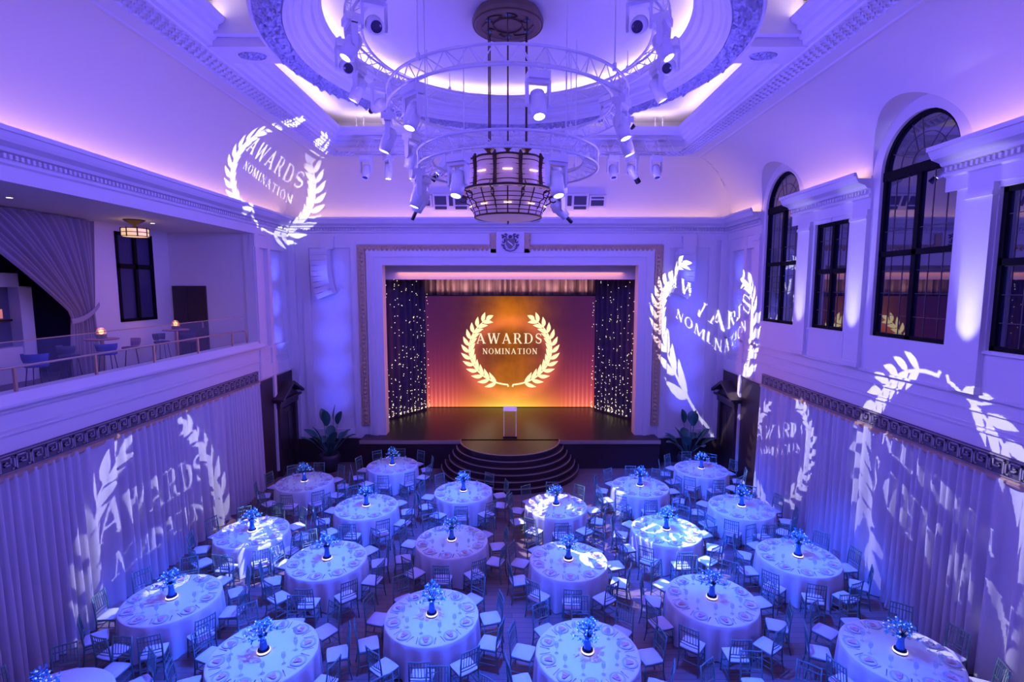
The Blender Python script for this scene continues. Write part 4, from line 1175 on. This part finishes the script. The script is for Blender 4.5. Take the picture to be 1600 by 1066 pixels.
TABS = {
    'A': ('beside the left curtain', [(-6.82, 16.26), (-6.79, 12.80), (-6.98, 9.905), (-7.10, 7.09)]),
    'B': ('in second column from left curtain', [(-4.30, 17.85), (-4.25, 14.36), (-4.34, 11.43), (-4.34, 8.34)]),
    'C': ('left of the centre aisle', [(-1.52, 15.46), (-1.52, 12.32), (-1.56, 9.36), (-1.25, 6.4)]),
    'D': ('right of the centre aisle', [(1.29, 14.42), (1.32, 11.40), (1.32, 8.34)]),
    'E': ('in second column from right curtain', [(4.11, 15.88), (4.06, 12.90), (4.10, 9.91), (4.05, 6.75)]),
    'F': ('beside the right curtain', [(6.66, 17.46), (6.68, 14.33), (6.78, 11.55), (6.78, 8.34)]),
}
RK = {4: ['farthest', 'second farthest', 'second nearest', 'nearest'], 3: ['farthest', 'middle', 'nearest']}
POS = ['camera-side seat', 'camera-side seat, right', 'right-hand seat, camera end', 'right-hand seat, stage end', 'stage-side seat, right', 'stage-side seat',
       'stage-side seat, left', 'left-hand seat, stage end', 'left-hand seat, camera end', 'camera-side seat, left']
CLM = tablecloth_mesh().mesh('tablecloth', 'cloth', True)
m = MB(); m.lathe([(0, .73), (.88, .73), (.89, .74), (.89, .752), (.88, .758), (0, .758)], 40); TOPM = m.mesh('tabletop', 'darkwood')
m = MB(); m.tube([(0, 0, .06), (0, 0, .73)], .05, 10); m.lathe([(0, 0), (.35, 0), (.34, .03), (.06, .07), (0, .07)], 24); PEDM = m.mesh('pedestal', 'blackmetal')
first = [True]
jr = random.Random(21)
for key, (cl, pts) in TABS.items():
    for ti, (tx, ty) in enumerate(pts):
        tn = RK[len(pts)][ti]+' table '+cl
        tbl = thing('round_table', 'round banquet table under its white cloth, '+tn, 'table', (tx, ty, 0), 0, 'round banquet tables')
        for nm, me in (('tabletop', TOPM), ('pedestal', PEDM)):
            o = bpy.data.objects.new(nm, me); col.objects.link(o); o.parent = tbl
        o = bpy.data.objects.new('tablecloth', CLM); col.objects.link(o); o.location = (tx, ty, 0); rot = jr.uniform(0, .4); o.rotation_euler = (0, 0, rot)
        tag(o, 'white floor-length cloth over the '+tn, 'tablecloth', 'round white tablecloths')
        clb = 'blue flowers in blue vase, '+tn
        if first[0]: CEN.location = (tx, ty, .763); CEN['label'] = clb; CEN['group'] = 'flower centrepieces'
        else: copy_tree(CEN, CENK, (tx, ty, .763), jr.uniform(0, 6), clb, 'flower centrepieces')
        # bearing of the camera-side seat: straight toward the camera side, small jitter
        a_off = jr.uniform(-.06, .06)+{('A', 2): .314, ('F', 2): .314, ('A', 3): -.14}.get((key, ti), 0)
        for k in range(10):
            a = -PI/2+k*2*PI/10+a_off; c, s = math.cos(a), math.sin(a); r_ = 1.195+jr.uniform(-.01, .03)
            ja = a+jr.uniform(-.05, .05)
            wherex = POS[k]+' of '+tn
            p = (tx+r_*c, ty+r_*s, 0); rz = ja+PI/2
            if p[1] < 5.6 or abs(p[0]-(-.3)) > 8.16: 
                if p[0] > 8.05: p = (8.0, p[1], 0)
            lb = 'silver chair, '+wherex
            if first[0]: CHAIR.location = p; CHAIR.rotation_euler = (0, 0, rz); CHAIR['label'] = lb; CHAIR['group'] = 'banquet chairs'
            else: copy_tree(CHAIR, CK, p, rz, lb, 'banquet chairs')
            if ty > 7.2:
                def put(src, kids, rad, lat, z, rz2, nm):
                    q = (tx+rad*c-lat*s, ty+rad*s+lat*c, z)
                    l2 = nm+', '+wherex
                    if first[0]: src.location = q; src.rotation_euler = (0, 0, rz2); src['label'] = l2; src['group'] = src.name.split('.')[0].replace('_', ' ')+'s on the tables'; return
                    r = copy_tree(src, kids, q, rz2, l2, src['group'])
                rz3 = a+PI/2
                put(PLATE, [(PR, [])], .73, 0, .763, rz3, 'white plate')
                put(NAP, [], .73, 0, .766, rz3+jr.uniform(-.3, .3), 'pink napkin')
                put(FORK, [], .73, .165, .7635, rz3, 'steel fork')
                put(KNIFE, [], .73, -.165, .7635, rz3, 'steel knife')
                put(WG, [], .53, -.12, .763, rz3, 'wine glass')
            first[0] = False
for o in [WT]:
    bpy.data.objects.remove(o)

# ------------------------------------------------------------------ balcony lounge on the left
BX, BF, BC, BE = -11.8, 4.72, 8.98, 17.8
lg = MB(); lg.box(-14.8, XL-.3, YF, BE+.2, BF-.15, BF); struct(lg.build('floor', 'floorwood'))
lg = MB(); lg.box(-14.8, XL-.28, YF, BE+.2, BC, BC+.15); struct(lg.build('ceiling', 'plaster'))
lg = MB(); lg.box(BX-.1, XL-.3, BE, BE+.15, BF, BC); struct(lg.build('wall_lounge_end', 'plaster'))
lg = MB()
lg.box(BX-.2, BX, 14.3, 15.42, BF, BC); lg.box(BX-.2, BX, 16.98, BE, BF, BC); lg.box(BX-.2, BX, 15.42, 16.98, BF, 6.07); lg.box(BX-.2, BX, 15.42, 16.98, 8.78, BC)
lg.box(BX-.2, BX, 9.2, 14.3, 8.7, BC); lg.box(BX-.2, BX, YF, 9.2, BF, BC)
struct(lg.build('wall_lounge', 'plaster'))
lg = MB(); lg.box(-14.8, -14.7, YF, BE, BF, BC); lg.box(-14.7, BX-.2, 14.5, 14.6, BF, BC); struct(lg.build('wall_bar', 'velvet'))
wn = thing('window_6', 'x', 'x', (BX-.02, 16.2, 6.07)); del wn['label']; del wn['category']; wn['kind'] = 'structure'
f = MB(); hw, h = .78, 2.71
for y0, y1, z0, z1 in ((-hw, -hw+.09, 0, h), (hw-.09, hw, 0, h), (-hw, hw, 0, .09), (-hw, hw, h-.09, h), (-.06, .06, 0, h), (-hw, hw, 1.62, 1.76)): f.box(-.05, .06, y0, y1, z0, z1)
f.build('window_frame', 'frame', wn)
MB().box(-.03, -.01, -hw, hw, 0, h).build('pane', mat('lounge_window_glass', (.05, .045, .12), .08), wn)
d = thing('door_3', 'x', 'x', (-11.15, BE, BF)); del d['label']; del d['category']; d['kind'] = 'structure'
m = MB(); m.box(-.58, .58, -.05, .02, 0, 2.45)
m.build('door_leaf', 'darkwood', d)
m = MB()
for x in (-.3, .3):
    for z0, z1 in ((.2, 1.0), (1.15, 2.3)): m.box(x-.2, x+.2, -.065, -.05, z0, z1)
m.build('door_panel', 'darkwood', d)
m = MB(); m.box(.42, .45, -.11, -.05, 1.0, 1.2); m.build('door_handle', 'brass', d)
# bar cabinet glimpsed behind the tied drape
bc_ = thing('bar_cabinet', 'white framed mirrored bar with a lit shelf behind the balcony drape', 'cabinet', (-12.5, 11.9, BF))
m = MB()
m.box(-.3, 0, -2.6, 1.35, 0, .9); m.box(-.3, .04, 1.1, 1.45, 0, 2.75); m.box(-.3, .04, -2.6, 1.45, 2.4, 2.75); m.box(-.3, .02, -2.6, -2.3, 0, 2.75)
bevel(m.build('frame', 'plaster', bc_), .01)
MB().box(-.28, -.25, -2.3, 1.1, .9, 2.4).build('mirror', mat('bar_mirror', (.20, .2, .32), .12, .5), bc_)
MB().box(-.25, -.05, -2.2, .95, 1.55, 1.6).build('shelf', 'blackmetal', bc_)
m = MB(); m.box(-.245, -.235, .75, .9, 1.62, 1.85); m.box(-.245, -.235, -.6, .35, 1.65, 1.82); m.build('shelf_light', mat('shelf_glow', (1, .5, .3), .5, emit=(1, .30, .14), es=.45), bc_)
# tied-back drape: from top width pulled to the tie
td = thing('tied_back_drape', 'pale lounge drape gathered to one side by a tieback on the balcony', 'curtain', (BX+.12, 0, 0))
n = 150; rows = []
for j in range(25):
    q = j/24; z = 8.95-(8.95-BF-.02)*q; row = []
    zt = .60                                          # tie position along drop
    if q < zt: e = q/zt; left = 9.9+(13.55-9.9)*e**.75; right = 14.55-.22*e
    else: e = (q-zt)/(1-zt); left = 13.55-.12*math.sin(e*PI*.5); right = 14.33+.08*e
    for i in range(n+1):
        s = i/n; amp = .07*(1-.4*math.exp(-((q-zt)/.06)**2))
        ss = s**(.75)
        row.append((amp*math.sin(s*2*PI*17+.8*math.sin(s*9))+.04*math.sin(s*2*PI*5), left+(right-left)*ss, z))
    rows.append(row)
MB().grid(rows).build('drape', 'loungedrape', td, True)
m = MB(); pts = [(.10+.05*math.sin(PI*i/10), 13.45+.95*i/10, 6.22+.42*(i/10)**1.8) for i in range(11)]
m.grid([[(p[0], p[1], p[2]-.07) for p in pts], [(p[0]+.02, p[1], p[2]) for p in pts], [(p[0], p[1], p[2]+.07) for p in pts]]); m.build('tieback', 'loungedrape', td, True)
# glass balustrade and brass handrail
gl = thing('glass_balustrade', 'clear glass balustrade along the balcony edge', 'balustrade', (-9.26, 0, 5.24-.52))
m = MB(); y = 6
while y < 17.6:
    MB().box(-.008, .008, y, min(y+1.95, 17.6), .1, 1.38).build('glass_panel', 'glass', gl)
    y += 1.97
m = MB(); m.box(-.012, .012, 4, 17.6, 1.38, 1.40); m.build('top_edge', 'brass', gl)
hr = thing('handrail', 'slim metal handrail on short posts along the balcony parapet', 'handrail', (-8.95, 0, 5.22))
m = MB(); m.tube([(0, 4, .46), (0, 17.0, .46), (0, 17.18, .40), (0, 17.2, .0)], .022, 8); m.build('rail', 'brass', hr, True)
for k in range(7):
    y = 5.5+1.8*k
    MB().box(-.02, .02, y-.025, y+.025, 0, .45).build('post', 'brass', hr)
# high tables with lamps, stools
def high_table(x, y, lb, lb2):
    t = thing('high_table', lb, 'table', (x, y, BF)); MB().lathe([(0, 1.06), (.36, 1.06), (.37, 1.075), (.36, 1.09), (0, 1.09)], 32).build('tabletop', 'seatpink', t)
    MB().tube([(0, 0, .02), (0, 0, 1.06)], .05, 12).build('column', 'brass', t); MB().lathe([(0, 0), (.24, 0), (.23, .02), (0, .04)], 24).build('base', 'brass', t)
    l = thing('table_lamp', lb2, 'lamp', (x, y, BF+1.09)); MB().lathe([(0, 0), (.11, 0), (.11, .11), (0, .11)], 24).build('base', 'rose', l)
    MB().ball((0, 0, .17), .055, 10, 6).build('bulb', 'warm', l, True)
    MB().lathe([(.10, .11), (.115, .16), (.10, .22), (.05, .27), (0, .28)], 24).build('glass_dome', mat('lamp_glass', (1, .7, .4), .05, alpha=.22), l, True)
    point('lamp_glow', (x, y, BF+1.45), 5, (1, .5, .2), .06)
high_table(-10.5, 13.04, 'tall round table with a warm lamp beside the tied drape', 'small glowing glass lamp on the balcony table beside the drape')
high_table(-10.5, 15.95, 'tall round table with a warm lamp near the balcony door', 'small glowing glass lamp on the balcony table near the door')
def stool(x, y, rz, m_, lb):
    t = thing('bar_stool', lb, 'stool', (x, y, BF), rz, 'balcony bar stools')
    MB().lathe([(0, .74), (.19, .74), (.21, .77), (.20, .80), (0, .81)], 24).build('seat', m_, t, True)
    g = []
    for zz, rr in ((.84, .20), (.92, .225), (1.02, .235)):
        g.append([(rr*math.cos(PI+PI*i/16), rr*math.sin(PI+PI*i/16), zz) for i in range(17)])
    for zz, rr in ((1.02, .20), (.92, .19), (.84, .165)):
        g.append([(rr*math.cos(PI+PI*i/16), rr*math.sin(PI+PI*i/16), zz) for i in range(17)])
    g.append(g[0]); MB().grid(g).build('backrest', m_, t, True)
    for k in range(4):
        a = PI/4+k*PI/2; MB().tube([(.15*math.cos(a), .15*math.sin(a), .75), (.25*math.cos(a), .25*math.sin(a), 0)], .010, 6).build('leg', 'blackmetal', t)
    MB().tube([(.215*math.cos(PI/4+k*PI/2), .215*math.sin(PI/4+k*PI/2), .25) for k in range(4)], .009, 6, closed=True).build('footrest', 'blackmetal', t)
stool(-9.95, 10.6, .3, 'seatblue', 'blue velvet stool at the open end of the balcony')
stool(-10.55, 12.1, -.3, 'greydark', 'charcoal stool in front of the tied drape')
stool(-10.0, 12.55, .3, 'seatblue', 'blue velvet stool beside the drape-side high table')
stool(-10.3, 13.75, 2.2, 'seatpink', 'rose velvet stool right of the drape-side high table')
stool(-10.45, 15.2, -1.4, 'greydark', 'charcoal stool left of the door-side high table')
stool(-9.95, 15.65, .4, 'greydark', 'charcoal stool in front of the door-side high table')
# lounge pendant and downlights
pd = thing('ceiling_pendant', 'bronze lounge pendant with amber drum shade above the balcony', 'pendant light', (-10.5, 14.5, BC))
MB().lathe([(0, 0), (.27, 0), (.24, -.03), (.05, -.14), (.035, -.24), (0, -.24)], 24).build('canopy', 'bronze', pd, True)
MB().lathe([(.0, -.24), (.30, -.24), (.32, -.26), (.32, -.44), (.29, -.46), (0, -.47)], 28).build('shade', 'amber', pd)
m = MB()
for k in range(8): a = k*PI/4; m.box(.325*math.cos(a)-.012, .325*math.cos(a)+.012, .325*math.sin(a)-.012, .325*math.sin(a)+.012, -.47, -.22)
for z in (-.245, -.35, -.455): m.tube([(.325*math.cos(2*PI*i/28), .325*math.sin(2*PI*i/28), z) for i in range(28)], .010, 5, closed=True)
m.build('cage', 'bronze', pd)
for y, lb in ((10.95, 'small round downlight in the balcony ceiling above the drape'), (15.23, 'small round downlight in the balcony ceiling past the pendant')):
    t = thing('downlight', lb, 'downlight', (-10.5 if y > 11 else -10.5, y, BC)); MB().lathe([(.055, 0), (.075, 0), (.075, -.008), (.055, -.008)], 20, closed=True).build('bezel', 'white', t)
    MB().lathe([(0, -.006), (.055, -.006)], 20).build('lens', 'down', t)
